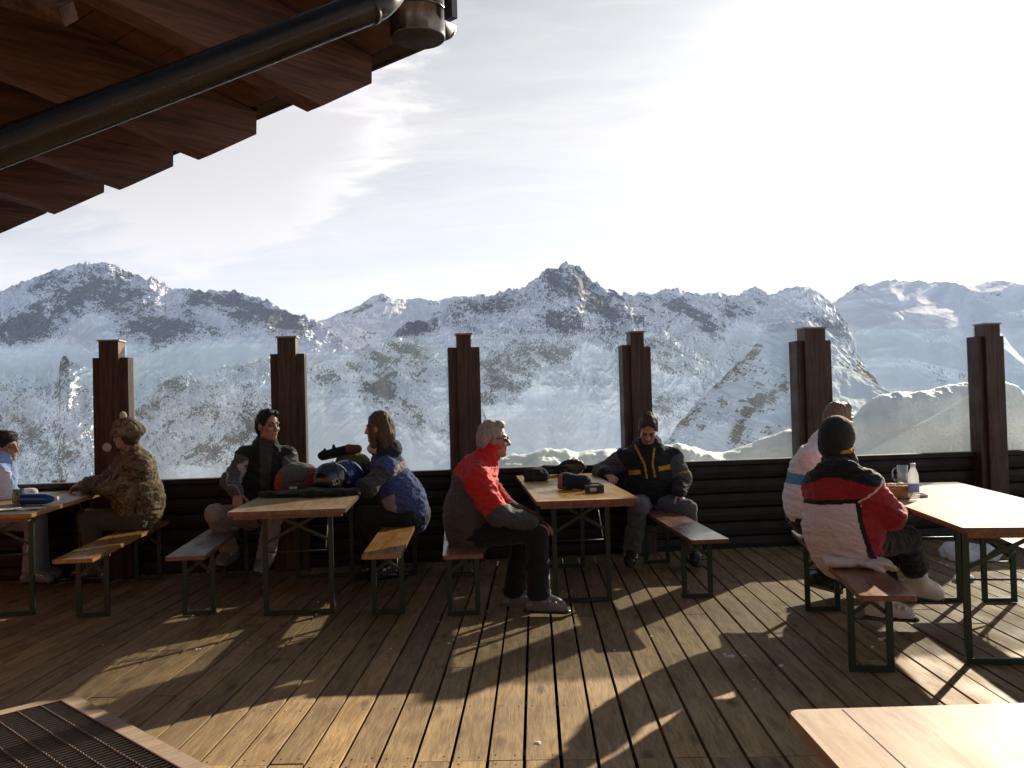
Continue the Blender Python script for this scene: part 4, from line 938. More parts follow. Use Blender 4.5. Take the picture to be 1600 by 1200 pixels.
def person(spec):
    J = {k: (P(*v) if isinstance(v, tuple) else V3(v)) for k, v in spec['j'].items()}
    ctr_ = (J['shR'] + J['shL']) / 2
    for q_ in 'RL': J['sh' + q_] = ctr_ + (J['sh' + q_] - ctr_) * 0.90 - np.array([0, 0, 0.03])
    f = unit(spec['fwd']); tup = unit(J['che'] - J['pel']); f = unit(f - tup * f.dot(tup)); rt = np.cross(f, tup)
    hf = unit(spec['hf']); hu = unit(V3(spec.get('hu', (0, 0, 1))) - hf * np.dot(spec.get('hu', (0, 0, 1)), hf)); hr = np.cross(hf, hu)
    hd = J['hed']; hs = spec.get('hs', 1.0)
    H = lambda x, y, z: hd + (hr * x + hf * y + hu * z) * hs
    org = np.array([J['pel'][0], J['pel'][1], 0.0])
    root = empty('person', org, 0, spec['label'], 'person')
    hax = (hr, hf, hu)
    # ---- body: one continuous skin
    B = Soft(0.02)
    B.cone(J['pel'], J['che'], 0.105, 0.115, f, 0.75, 'torso', 0.03); B.cone(J['shR'], J['shL'], 0.05, 0.05, tag='torso', k=0.03)
    B.cone(J['che'], J['nek'], 0.07, 0.056, tag='torso', k=0.03)
    for s in 'RL':
        B.cone(J['sh' + s], J['el' + s], 0.042, 0.034, tag='arm'); B.cone(J['el' + s], J['wr' + s], 0.035, 0.024, tag='arm')
        B.cone(J['hip' + s], J['kn' + s], 0.065, 0.048, tag='leg'); B.cone(J['kn' + s], J['an' + s], 0.046, 0.035, tag='leg'); B.cone(J['pel'], J['hip' + s], 0.08, 0.07, tag='leg')
        B.cone(J['an' + s], J['an' + s] + unit(spec['toe' + s]) * 0.07 - np.array([0, 0, .035]), 0.030, 0.026, tag='leg')
        if spec.get('hand' + s):
            hh = spec['hand' + s]; hand(B, J['wr' + s], hh[0], hh[1], 'hand', hh[2], 1.0, hh[3])
    B.cone(J['nek'], H(0, -.012, -.05), 0.060, 0.053, tag='neck', k=0.02)
    # head
    B.ell(H(0, -.012, .036), np.array((.073, .094, .098)) * hs, hax, 'head', 0.02); B.ell(H(0, .028, -.042), np.array((.057, .064, .076)) * hs, hax, 'head', 0.03)
    B.ball(H(0, .070, -.094), .021 * hs, tag='head', k=0.02); B.cone(H(-.04, .02, -.07), H(0, .06, -.092), .026 * hs, .02 * hs, tag='head', k=.02); B.cone(H(.04, .02, -.07), H(0, .06, -.092), .026 * hs, .02 * hs, tag='head', k=.02)
    for sg in (-1, 1):
        B.ball(H(sg * .031, .099, .010), .013 * hs, tag='head', k=0.012, cut=True)
        B.cone(H(sg * .012, .083, .030), H(sg * .046, .074, .029), .012 * hs, .010 * hs, tag='head', k=0.010); B.cone(H(sg * .014, .0905, .031), H(sg * .044, .080, .031), .0062 * hs, .005 * hs, tag='brow', k=0.004)
        B.ball(H(sg * .031, .078, .009), .0118 * hs, tag='eye', k=0.003)
        B.ell(H(sg * .076, -.008, -.005), np.array((.011, .021, .033)) * hs, (hr, unit(hf - sg * hr * .5), hu), 'ear', 0.008)
        B.ell(H(sg * .040, .066, -.022), np.array((.022, .018, .018)) * hs, hax, 'head', .02)
    B.cone(H(0, .088, .022), H(0, .111, -.026), .0085 * hs, .0135 * hs, tag='nose', k=0.010); B.cone(H(-.012, .095, -.030), H(.012, .095, -.030), .009 * hs, .009 * hs, tag='nose', k=.008)
    B.cone(H(-.019, .082, -.058), H(.019, .082, -.058), .0085 * hs, .0085 * hs, tag='lip', k=0.006); B.cone(H(-.016, .082, -.068), H(.016, .082, -.068), .008 * hs, .008 * hs, tag='lip', k=0.004)
    def breg(C, tg, tt):
        mi = np.zeros(len(C), int); mi[tg == 'eye'] = 1; mi[tg == 'lip'] = 2; mi[tg == 'brow'] = 3
        return mi
    soft_obj('body', B, 0.0052, [MAT[spec.get('skin', 'skin')], MAT['eye'], MAT['lip'], MAT[spec.get('hairm', 'hair_brown')]], root, org, None, breg)
    # ---- hair
    hk = spec.get('hair')
    if hk:
        S = Soft(0.02)
        S.ell(H(0, -.018, .046), np.array((.081, .099, .101)) * hs, hax, 'hair')
        if hk == 'short':
            S.ell(H(0, -.06, -.01), np.array((.074, .058, .085)) * hs, hax, 'hair', .03); S.cone(H(-.035, .055, .108), H(.04, .05, .110), .024 * hs, .022 * hs, tag='hair', k=.04)
            S.ell(H(0, .122, .0), np.array((.080, .100, .115)) * hs, hax, 'x', 0.012, True); S.ball(H(0, -.02, -.14), .078 * hs, tag='x', k=.015, cut=True)
            for sg in (-1, 1): S.ell(H(sg * .085, .01, -.035), np.array((.03, .045, .05)) * hs, hax, 'x', .01, True)
        if hk == 'long':
            S.ell(H(0, -.07, -.04), np.array((.085, .065, .13)) * hs, hax, 'hair', .03)
            for sg in (-1, 1): S.cone(H(sg * .078, .02, .03), H(sg * .082, .01, -.13), .03 * hs, .026 * hs, tag='hair', k=.02); S.cone(H(sg * .06, -.05, -.06), H(sg * .05, -.075, -.17), .04 * hs, .022 * hs, tag='hair', k=.02)
            S.cone(H(0, -.08, -.05), H(.01, -.095, -.18), .045 * hs, .02 * hs, tag='hair', k=.02)
            S.ell(H(0, .125, -.04), np.array((.062, .08, .12)) * hs, hax, 'x', 0.015, True)
        def hw(pos, Q):
            N = normals(pos, Q); q = pos.copy(); q[:, 2] *= .25
            return pos + N * (noise3(q, 60, 3) * 0.009 + noise3(q, 24, 8) * .009)[:, None]
        soft_obj('hair', S, 0.0055, [MAT[spec['hairm']]], root, org, hw)
    # ---- jacket
    th = spec.get('puff', 1.0)
    S = Soft(0.03); mid = J['pel'] * .55 + J['che'] * .45
    S.cone(J['pel'] - tup * spec.get('hem', .0), mid, 0.175 * th, 0.180 * th, f, 0.80, 'torso', 0.05); S.cone(mid + f * .01, J['che'], 0.178 * th, 0.168 * th, f, 0.78, 'torso', 0.06)
    shm = (J['shR'] + J['shL']) / 2
    S.cone(J['shR'], J['shL'], 0.074 * th, 0.074 * th, tag='torso', k=0.06); S.cone(J['che'], J['nek'], 0.12 * th, 0.082, tag='torso', k=0.06)
    S.ell(mid - f * .02 - tup * .05, (0.18 * th, 0.155 * th, 0.2), (rt, f, tup), 'torso', .06)
    for s in 'RL':
        e = J['el' + s]; w_ = J['wr' + s]
        S.cone(J['sh' + s], e, 0.074 * th, 0.064 * th, tag='ua' + s, k=0.045); S.cone(e, w_, 0.066 * th, 0.046 * th, tag='fa' + s, k=0.03)
        dd = unit(w_ - e); S.cone(w_ - dd * .025, w_ - dd * .004, 0.047 * th, 0.042 * th, tag='cuff' + s, k=.01)
    cdir = unit(H(0, -.01, -.03) - J['nek'])
    ch_ = spec.get('collar', .07)
    S.cone(J['nek'] - cdir * .02, J['nek'] + cdir * ch_, 0.086, 0.080, tag='collar', k=0.03)
    for pr in spec.get('extra', lambda *a: [])(S, J, f, rt, tup, H, hax): pass
    S.cone(J['nek'] + cdir * .02, J['nek'] + cdir * .2, 0.066, 0.07, tag='x', k=0.012, cut=True)
    reg = spec['region']; UL = np.linalg.norm(J['che'] - J['pel'])
    def jreg(C, tg, tt):
        d = C - J['pel']; return reg(d @ rt, d @ f, d @ tup, tg, tt, C)
    def jw(pos, Q):
        pos = wrinkles(0.011, 8.0, spec['seed'], tup, 2.2)(pos, Q); return wrinkles(0.005, 21.0, spec['seed'] + 4, tup, 1.9)(pos, Q)
    soft_obj('jacket', S, 0.0064, [MAT[m] for m in spec['jm']], root, org, jw, jreg)
    # ---- trousers
    S = Soft(0.03); pt = spec.get('pt', 1.0)
    S.ell(J['pel'] - tup * .03, (0.175 * pt, 0.14 * pt, 0.13 * pt), (rt, f, tup), 'seat', .05)
    for s in 'RL':
        S.cone(J['pel'] - tup * .03 + rt * (0.07 if s == 'R' else -0.07), J['hip' + s], .105 * pt, .1 * pt, tag='seat', k=.05)
        S.cone(J['hip' + s], J['kn' + s], 0.098 * pt, 0.074 * pt, tag='th' + s); S.cone(J['kn' + s], J['kn' + s] * .45 + J['an' + s] * .55, 0.076 * pt, 0.07 * pt, tag='sh' + s); S.cone(J['kn' + s] * .45 + J['an' + s] * .55, J['an' + s] + (J['kn' + s] - J['an' + s]) * spec.get('cuffup', .08), 0.07 * pt, 0.076 * pt, tag='sh' + s)
    preg = spec.get('pregion')
    soft_obj('trousers', S, 0.009, [MAT[m] for m in spec['pm']], root, org, lambda p, Q: wrinkles(0.0045, 22, spec['seed'] + 9, (0, 0, 1), 1.3)(wrinkles(0.008, 10, spec['seed'] + 8, (0, 0, 1), 1.5)(p, Q), Q), (lambda C, tg, tt: preg(C, tg, tt, J)) if preg else None)
    # ---- boots
    for s in 'RL':
        a = J['an' + s]; t = unit(spec['toe' + s]); u_ = unit(J['kn' + s] - a); sd = np.cross(t, u_); up_ = np.cross(sd, t); up_ = up_ / np.linalg.norm(up_)
        S = Soft(0.018)
        S.cone(a + u_ * spec.get('boot_h', .15), a, 0.066, 0.062, tag='cuff'); S.cone(a - t * .05 - up_ * .04, a + t * .14 - up_ * .046, 0.052, 0.052, up_, .85, 'shell'); S.cone(a, a + t * .11 - up_ * .03, 0.058, 0.050, tag='shell')
        S.cone(a - t * .07 - up_ * .078, a + t * .175 - up_ * .078, .044, .044, up_, .42, 'sole', .010)
        for q in (.03, .075, .115): S.cone(a + t * q + sd * .052 + up_ * (.012 - q * .22), a + t * q - sd * .052 + up_ * (.012 - q * .22), .012, .012, tag='buckle', k=.004)
        S.cone(a + u_ * .06 + t * .060 + sd * .03, a + u_ * .06 + t * .060 - sd * .03, .011, .011, tag='buckle', k=.004)
        bm_ = spec['bm']
        soft_obj('boot', S, 0.007, [MAT[m] for m in bm_], root, org, None, lambda C, tg, tt: np.select([tg == 'sole', tg == 'buckle', tg == 'cuff'], [1, 2, 3], 0))
    if spec.get('after'): spec['after'](root, org, J, H, hax, hs, hr, hf, hu, f, rt, tup)
    return root
def G_(*a): return 0
for nm, c in dict(c_red=(0.50, 0.022, 0.022), c_grey=(0.062, 0.060, 0.058), c_black=(0.011, 0.011, 0.012), c_black2=(0.018, 0.017, 0.017), c_yellow=(0.50, 0.235, 0.012), c_gsleeve=(0.075, 0.072, 0.074), c_blue=(0.055, 0.085, 0.22), c_dgrey=(0.052, 0.052, 0.060), c_lgrey=(0.34, 0.30, 0.29), c_white=(0.72, 0.68, 0.70), c_pink_white=(0.62, 0.53, 0.52), c_cyan=(0.08, 0.27, 0.42), c_lblue=(0.32, 0.42, 0.72), c_beige=(0.27, 0.235, 0.21), c_gpants=(0.11, 0.105, 0.11), c_ppants=(0.20, 0.19, 0.19), c_darkred=(0.30, 0.018, 0.024), c_cream=(0.55, 0.45, 0.34), c_olive=(0.06, 0.06, 0.03), c_fleece=(0.05, 0.045, 0.035), c_navy=(0.015, 0.018, 0.03)).items():
    MAT[nm] = cloth(nm[2:] + '_cloth', c)
MAT['boot_black'] = plain('black_boot_plastic', (0.016, 0.016, 0.017), 0.35, 0, .2); MAT['boot_grey'] = plain('grey_boot_plastic', (0.16, 0.155, 0.15), 0.32, 0, .2); MAT['boot_white'] = plain('white_boot_plastic', (0.62, 0.58, 0.53), 0.4, 0, .12)
MAT['buckle'] = plain('boot_buckle', (0.4, 0.39, 0.38), 0.3, .8, .2); MAT['lens_dark'] = plain('dark_lens', (0.012, 0.010, 0.009), 0.08, 0, .1, coat=0.5)
def camo():
    m, nt, b = new_mat('camouflage_cloth'); o = tc(nt)
    n1 = nt.noise(o, 7.0, 3, 0.5, 1.5); n2 = nt.noise(nt.mapping(o, (1, 1, 1), (0, 0, 0), (5, 3, 8)), 9.0, 3, 0.5, 1.5); n3 = nt.noise(nt.mapping(o, (1, 1, 1), (0, 0, 0), (1, 7, 2)), 12.0, 3, .5, 1.5)
    c = nt.mix(nt.maprange(n1, .49, .52), (0.22, 0.17, 0.105), (0.135, 0.112, 0.06)); c = nt.mix(nt.maprange(n2, .53, .56), c, (0.11, 0.062, 0.034)); c = nt.mix(nt.maprange(n3, .60, .63), c, (0.025, 0.022, 0.015))
    nt.link(c, b.inputs['Base Color']); b.inputs['Roughness'].default_value = .85; b.inputs['Specular IOR Level'].default_value = .2
    nt.link(nt.bump(nt.noise(o, 28, 4, .6, 1.0), .4, .02), b.inputs['Normal']); return m
MAT['camo'] = camo()
MAT['fluff'] = cloth('pale_fluff', (0.62, 0.56, 0.42), 0.95, 0.9, 90)

def sel(conds, vals, d=0): return np.select(conds, vals, d)
isin = lambda tg, *n: np.isin(tg.astype(str), n)

# --- far left, blue scarf
def a1(root, org, J, H, hax, hs, hr, hf, hu, f, rt, tup):
    S = Soft(.012); S.ell(H(0, -.014, .050), (.086, .105, .098), hax, 0); S.ell(H(0, .10, -.055), (.11, .11, .11), hax, 0, .01, True); S.ell(H(0, -.0, -.12), (.2, .2, .12), hax, 0, .01, True)
    soft_obj('headband_hat', S, .0055, [MAT['c_navy']], root, org)
    S = Soft(.02); c = J['nek']
    for k in range(10):
        a = k * math.pi / 5; b = a + math.pi / 5
        for dz, r in ((.035, .078), (.075, .074)):
            S.cone(c + (rt * math.cos(a) + f * math.sin(a)) * r + tup * dz, c + (rt * math.cos(b) + f * math.sin(b)) * r + tup * dz, .030, .030)
    S.cone(c + f * .09 + tup * .03, c + f * .15 - tup * .22, .04, .045, f, .5)
    soft_obj('scarf', S, .007, [MAT['c_lblue']], root, org, wrinkles(.006, 26, 4))
person(dict(label='person at the left edge with dark headband and light blue scarf', seed=1, fwd=(1, -.12, 0), hf=(1, -.15, -.05), hairm='hair_brown', hair='short', skin='skin',
    j=dict(pel=(-14, 803, 7.5), che=(-4, 741, 7.5), nek=(2, 722, 7.5), hed=(9, 699, 7.5), shR=(-2, 735, 7.31), shL=(2, 732, 7.69), elR=(4, 782, 7.2), wrR=(45, 781, 7.3), elL=(20, 775, 7.75), wrL=(50, 772, 7.6),
           hipR=(-8, 812, 7.4), hipL=(-8, 812, 7.6), knR=(56, 814, 7.4), knL=(58, 812, 7.62), anR=(50, 895, 7.4), anL=(62, 890, 7.65)),
    toeR=(1, -.1, 0), toeL=(1, .1, 0), handR=((1, 0, -.1), (0, 0, -1), .4, 1), handL=((1, 0, -.1), (0, 0, -1), .4, -1),
    jm=['c_white', 'c_lblue'], region=lambda x, y, z, tg, t, C: sel([(y > .06) & (z > .1) & isin(tg, 'torso', 'collar')], [1]), pm=['c_ppants'], bm=['boot_grey', 'boot_black', 'buckle', 'boot_grey'], after=a1))

# --- camouflage jacket and trapper hat
def a2(root, org, J, H, hax, hs, hr, hf, hu, f, rt, tup):
    S = Soft(.02); S.ell(H(0, -.012, .05), (.095, .118, .105), hax, 0); S.ell(H(0, .12, -.075), (.09, .10, .12), hax, 0, .012, True)
    S.ell(H(0, -.10, .03), (.085, .06, .075), hax, 0, .03)
    for k in range(12):      # rolled-up flap that runs round the back of the hat
        a = math.radians(170 + k * 20); b = math.radians(190 + k * 20)
        S.cone(H(.105 * math.cos(a), -.012 + .125 * math.sin(a), .03), H(.105 * math.cos(b), -.012 + .125 * math.sin(b), .03), .033, .033)
    soft_obj('trapper_hat', S, .006, [MAT['camo']], root, org, wrinkles(.006, 22, 8))
    S = Soft(.01); S.ell(H(-.02, -.02, .165), (.03, .026, .036), hax, 0); soft_obj('fluffy_tuft', S, .005, [MAT['fluff']], root, org, wrinkles(.004, 70, 3))
    S = Soft(.01); S.ell(H(-.085, .125, -.075), (.034, .032, .036), hax, 0); soft_obj('fluffy_tuft', S, .005, [MAT['fluff']], root, org, wrinkles(.004, 70, 6))
person(dict(label='person in camouflage jacket and trapper hat leaning on the table with the blue bottle', seed=2, fwd=(-.95, .3, 0), hf=(-.93, .34, -.12), hairm='hair_brown', hair='short', puff=1.14, collar=.05,
    j=dict(pel=(218, 803, 7.45), che=(211, 737, 7.4), nek=(202, 707, 7.4), hed=(196, 681, 7.36), shL=(220, 722, 7.22), shR=(194, 720, 7.58), elL=(176, 762, 7.2), wrL=(133, 759, 7.5), elR=(165, 755, 7.75), wrR=(138, 755, 7.8),
           hipL=(210, 812, 7.33), hipR=(205, 812, 7.57), knL=(140, 812, 7.3), knR=(136, 810, 7.55), anL=(152, 893, 7.32), anR=(140, 890, 7.6)),
    toeR=(-1, .2, 0), toeL=(-1, .1, 0), handL=((-1, .15, -.05), (0, .1, -1), .7, -1), handR=((-1, .15, -.05), (0, .1, -1), .6, 1),
    jm=['camo'], region=lambda x, y, z, tg, t, C: np.zeros(len(x), int), pm=['c_olive'], bm=['boot_black', 'boot_black', 'buckle', 'boot_black'], after=a2))

# --- dark-haired man
person(dict(label='dark haired man in black jacket with grey sleeves on the grey bench', seed=3, fwd=(.4, -.92, 0), hf=(.80, -.60, -.03), hairm='hair_black', hair='short', skin='skin_tan', collar=.075, puff=1.02,
    j=dict(pel=(408, 802, 7.4), che=(412, 725, 7.4), nek=(415, 700, 7.39), hed=(419, 666, 7.35), shR=(380, 708, 7.33), shL=(451, 708, 7.48), elR=(359, 752, 7.22), wrR=(371, 771, 7.02), elL=(463, 752, 7.38), wrL=(445, 768, 7.12),
           hipR=(390, 808, 7.33), hipL=(424, 806, 7.38), knR=(336, 803, 7.02), knL=(428, 801, 6.98), anR=(360, 862, 7.30), anL=(414, 875, 7.12)),
    toeR=(-.2, -1, -.1), toeL=(.1, -1, 0), handR=((.25, -.75, -.5), (.1, -.3, -1), .45, 1), handL=((-.6, -.6, -.2), (0, 0, -1), .4, -1),
    extra=lambda S, J, f, rt, tup, H, hax: [S.cone(J['nek'] - rt * .07 + f * .06 - tup * .02, J['nek'] - rt * .06 - f * .05 + tup * .03, .034, .038, tag='collar'), S.cone(J['nek'] + rt * .07 + f * .06 - tup * .02, J['nek'] + rt * .06 - f * .05 + tup * .03, .034, .038, tag='collar')],
    jm=['c_black', 'c_gsleeve', 'c_fleece', 'c_lgrey'],
    region=lambda x, y, z, tg, t, C: sel([isin(tg, 'torso', 'collar') & (y > .06) & (np.abs(x) < .035 + .05 * np.clip(z - .2, 0, 1)), isin(tg, 'uaR', 'uaL', 'faR', 'faL') & (np.abs(noise3(C, 6, 3)) < .035), isin(tg, 'uaR', 'uaL') & (t > .12), isin(tg, 'faR', 'faL')], [2, 3, 1, 1]),
    pm=['c_beige'], bm=['boot_grey', 'boot_black', 'buckle', 'boot_grey'], pt=.95))

# --- woman in blue
def a4(root, org, J, H, hax, hs, hr, hf, hu, f, rt, tup):
    S = Soft(.02); c = J['nek']
    for k in range(12):
        a = k * math.pi / 6; b = a + math.pi / 6
        S.cone(c + (rt * math.cos(a) + f * math.sin(a)) * .078 + tup * (.05 + .02 * math.sin(a)), c + (rt * math.cos(b) + f * math.sin(b)) * .078 + tup * (.05 + .02 * math.sin(b)), .028, .028)
    soft_obj('scarf', S, .006, [MAT['c_cream']], root, org, wrinkles(.004, 40, 4))
person(dict(label='woman with dark blond hair in a blue and grey jacket leaning on the table', seed=4, fwd=(-.85, .45, 0), hf=(-.96, .26, -.04), hairm='hair_blond', hair='long', collar=.045,
    j=dict(pel=(640, 803, 7.36), che=(608, 738, 7.3), nek=(599, 706, 7.27), hed=(591, 670, 7.24), shL=(604, 724, 7.11), shR=(607, 720, 7.45), elL=(575, 762, 6.98), wrL=(560, 757, 7.22), elR=(578, 758, 7.55), wrR=(555, 757, 7.5),
           hipL=(632, 808, 7.25), hipR=(632, 808, 7.47), knL=(572, 808, 7.2), knR=(568, 806, 7.45), anL=(618, 884, 7.25), anR=(590, 886, 7.5)),
    toeR=(-1, .2, 0), toeL=(-.7, -.4, 0), handL=((-.7, .5, .1), (0, 0, -1), .5, -1), handR=((-1, .0, 0), (0, 0, -1), .5, 1),
    extra=lambda S, J, f, rt, tup, H, hax: [S.ell(J['nek'] - f * .085 - tup * .02, (.11, .065, .075), (rt, f, tup), 'hood', .03), S.cone(J['nek'] - f * .06 - rt * .07 + tup * .03, J['nek'] - f * .06 + rt * .07 + tup * .03, .04, .04, tag='hood')],
    jm=['c_blue', 'c_dgrey', 'c_lgrey', 'c_navy'],
    region=lambda x, y, z, tg, t, C: sel([isin(tg, 'faL', 'faR', 'cuffL', 'cuffR'), isin(tg, 'uaL', 'uaR') & (t > .25), isin(tg, 'hood') & (z > .42 ), isin(tg, 'torso', 'hood') & (z > .335 - .2 * y) & (z < .40 - .2 * y) & (y < .02), isin(tg, 'torso') & (z < .24) & (y > -.10 + .25 * (.24 - z)) & (y < .02 + .1 * (.24 - z)), isin(tg, 'torso') & (y > .03)], [1, 1, 3, 2, 2, 1]),
    pm=['c_black2'], bm=['boot_black', 'boot_black', 'buckle', 'boot_black'], after=a4))

# --- grey-haired man in red
def a5(root, org, J, H, hax, hs, hr, hf, hu, f, rt, tup):
    bm = bmesh.new()
    for sg in (-1, 1):
        prof = [(sg * (.008 + .046 * (1 - math.cos(a)) / 2), .017 * math.sin(a)) for a in np.linspace(0, math.pi, 8)] + [(sg * (.008 + .046 * (1 + math.cos(a)) / 2), -.020 * math.sin(a)) for a in np.linspace(0, math.pi, 8)][1:-1]
        prism(bm, prof, 0, .003, lambda u, v, d: tuple(H(u, .104 - abs(u) * abs(u) * 7 - d, .010 + v) - org))
        tube(bm, [tuple(H(sg * .053, .086, .016) - org), tuple(H(sg * .077, .04, .016) - org), tuple(H(sg * .081, -.01, .012) - org)], .0032, 6)
    tube(bm, [tuple(H(-.01, .105, .014) - org), tuple(H(.01, .105, .014) - org)], .0025, 6)
    obj('sunglasses', bm, MAT['lens_dark'], root)
person(dict(label='grey haired man with sunglasses in a red and grey jacket', seed=5, fwd=(1, .12, 0), hf=(1, .16, -.03), hairm='hair_grey', hair='short', skin='skin_tan', puff=1.13, collar=.125, hem=.02,
    j=dict(pel=(735, 822, 6.25), che=(742, 752, 6.25), nek=(758, 722, 6.26), hed=(771, 688, 6.27), shR=(746, 742, 6.06), shL=(752, 738, 6.44), elR=(778, 803, 5.98), wrR=(829, 816, 6.06), elL=(790, 797, 6.5), wrL=(836, 814, 6.36),
           hipR=(748, 832, 6.15), hipL=(748, 830, 6.36), knR=(838, 830, 6.10), knL=(818, 832, 6.48), anR=(842, 936, 6.10), anL=(802, 930, 6.46)),
    toeR=(1, -.12, -.02), toeL=(1, .15, 0), handR=((.9, .3, -.35), (0, 0, -1), .5, 1), handL=((.9, -.3, -.35), (0, 0, -1), .5, -1),
    jm=['c_grey', 'c_red'], region=lambda x, y, z, tg, t, C: sel([isin(tg, 'collar'), isin(tg, 'uaR', 'uaL') & (t < .98), isin(tg, 'torso') & (z > .27 - .55 * y)], [1, 1, 1]),
    pm=['c_black', 'c_white'], pregion=lambda C, tg, tt, J: sel([isin(tg, 'shR') & (C[:, 0] > J['anR'][0] + .062) & (C[:, 2] < .42) & (np.abs(C[:, 1] - J['anR'][1]) < .012)], [1]),
    bm=['boot_grey', 'boot_black', 'buckle', 'boot_grey'], after=a5, boot_h=.12))

# --- man in black and yellow looking down
D6 = 0.0
person(dict(label='man in black, grey and yellow jacket looking down beside the orange table', seed=6, fwd=(-.08, -1, 0), hf=(-.14, -.74, -.66), hu=(0, -.6, 1), hairm='hair_brown', hair='short', puff=1.16, collar=.05, hem=.02,
    j=dict(pel=(1022, 782, 8.02), che=(1012, 722, 8.02), nek=(1012, 697, 8.0), hed=(1013, 670, 7.84), shR=(970, 712, 8.02), shL=(1055, 710, 8.02), elR=(940, 738, 8.08), wrR=(944, 740, 7.86), elL=(1066, 748, 7.95), wrL=(1060, 773, 7.74),
           hipR=(1002, 788, 7.95), hipL=(1036, 788, 7.95), knR=(998, 793, 7.58), knL=(1074, 796, 7.62), anR=(986, 862, 7.68), anL=(1078, 862, 7.7)),
    toeR=(-.1, -1, -.05), toeL=(.15, -1, -.05), handR=((.5, -.8, -.25), (0, .1, -1), .75, 1), handL=((.35, -.8, -.5), (0, -.3, -1), .5, -1),
    extra=lambda S, J, f, rt, tup, H, hax: [S.cone(J['nek'] - rt * .09 + f * .07 - tup * .05, J['nek'] - rt * .08 - f * .06 + tup * .04, .03, .04, tag='lapel'), S.cone(J['nek'] + rt * .09 + f * .07 - tup * .05, J['nek'] + rt * .08 - f * .06 + tup * .04, .03, .04, tag='lapel')],
    jm=['c_black', 'c_gsleeve', 'c_yellow', 'c_black2'],
    region=lambda x, y, z, tg, t, C: sel([isin(tg, 'torso', 'lapel') & (y > .05) & (np.abs(np.abs(x) - (.035 + .30 * np.clip(z - .34, 0, .3))) < .009) & (z > .22), isin(tg, 'torso') & (y > .05) & (z > .265) & (z < .305) & (np.abs(x) > .08) & (np.abs(x) < .185), isin(tg, 'uaR', 'uaL', 'faR') & (np.abs(t - .86) < .05), isin(tg, 'uaR', 'uaL') & (t > .05), isin(tg, 'faR') & (t < .65), isin(tg, 'faL') & (t < .3)], [2, 2, 2, 1, 1, 1]),
    pm=['c_gpants'], bm=['boot_black', 'boot_black', 'buckle', 'boot_grey'], boot_h=.12))

# --- the pair at the right
person(dict(label='person in a white jacket with blue shoulder band, seen from behind beside the red jacket', seed=7, fwd=(.92, .38, 0), hf=(.88, .47, -.05), hairm='hair_light', hair='short', puff=.98, collar=.05, hem=-.07,
    j=dict(pel=(1268, 800, 6.12), che=(1268, 738, 6.14), nek=(1288, 693, 6.18), hed=(1311, 660, 6.22), shR=(1266, 706, 5.99), shL=(1290, 702, 6.36), elR=(1290, 778, 5.93), wrR=(1345, 785, 6.1), elL=(1335, 770, 6.5), wrL=(1380, 778, 6.4),
           hipR=(1282, 818, 6.06), hipL=(1282, 816, 6.26), knR=(1358, 826, 6.12), knL=(1366, 822, 6.4), anR=(1288, 902, 6.42), anL=(1340, 900, 6.5)),
    toeR=(.9, .3, -.3), toeL=(1, .2, -.1), handR=((1, .2, 0), (0, 0, -1), .5, 1), handL=((1, -.1, 0), (0, 0, -1), .5, -1),
    jm=['c_white', 'c_cyan', 'c_navy'], region=lambda x, y, z, tg, t, C: sel([isin(tg, 'torso', 'uaR', 'uaL') & (z > .20 + .10 * y - .1 * x) & (z < .27 + .10 * y - .1 * x) & (y > -.2), isin(tg, 'faR', 'faL') & (np.abs(t - .2) < .1)], [1, 2]),
    pm=['c_black2'], bm=['boot_black', 'boot_black', 'buckle', 'boot_black']))
def a8(root, org, J, H, hax, hs, hr, hf, hu, f, rt, tup):
    S = Soft(.015); S.ell(H(0, -.014, .050), (.096, .116, .113), hax, 0); S.ell(H(0, -.035, -.01), (.092, .098, .09), hax, 0, .02); S.ell(H(0, .115, -.07), (.075, .08, .10), hax, 0, .012, True); S.ell(H(0, 0, -.155), (.2, .2, .09), hax, 0, .008, True)
    soft_obj('knit_hat', S, .006, [MAT['c_black2']], root, org, wrinkles(.0025, 50, 2))
    S = Soft(.01); c = J['nek']
    for k in range(12):
        a = k * math.pi / 6; b = a + math.pi / 6
        S.cone(c + (rt * math.cos(a) + f * math.sin(a)) * .077 + tup * .072, c + (rt * math.cos(b) + f * math.sin(b)) * .077 + tup * .072, .013, .013)
    soft_obj('collar_lining', S, .005, [MAT['c_yellow']], root, org)
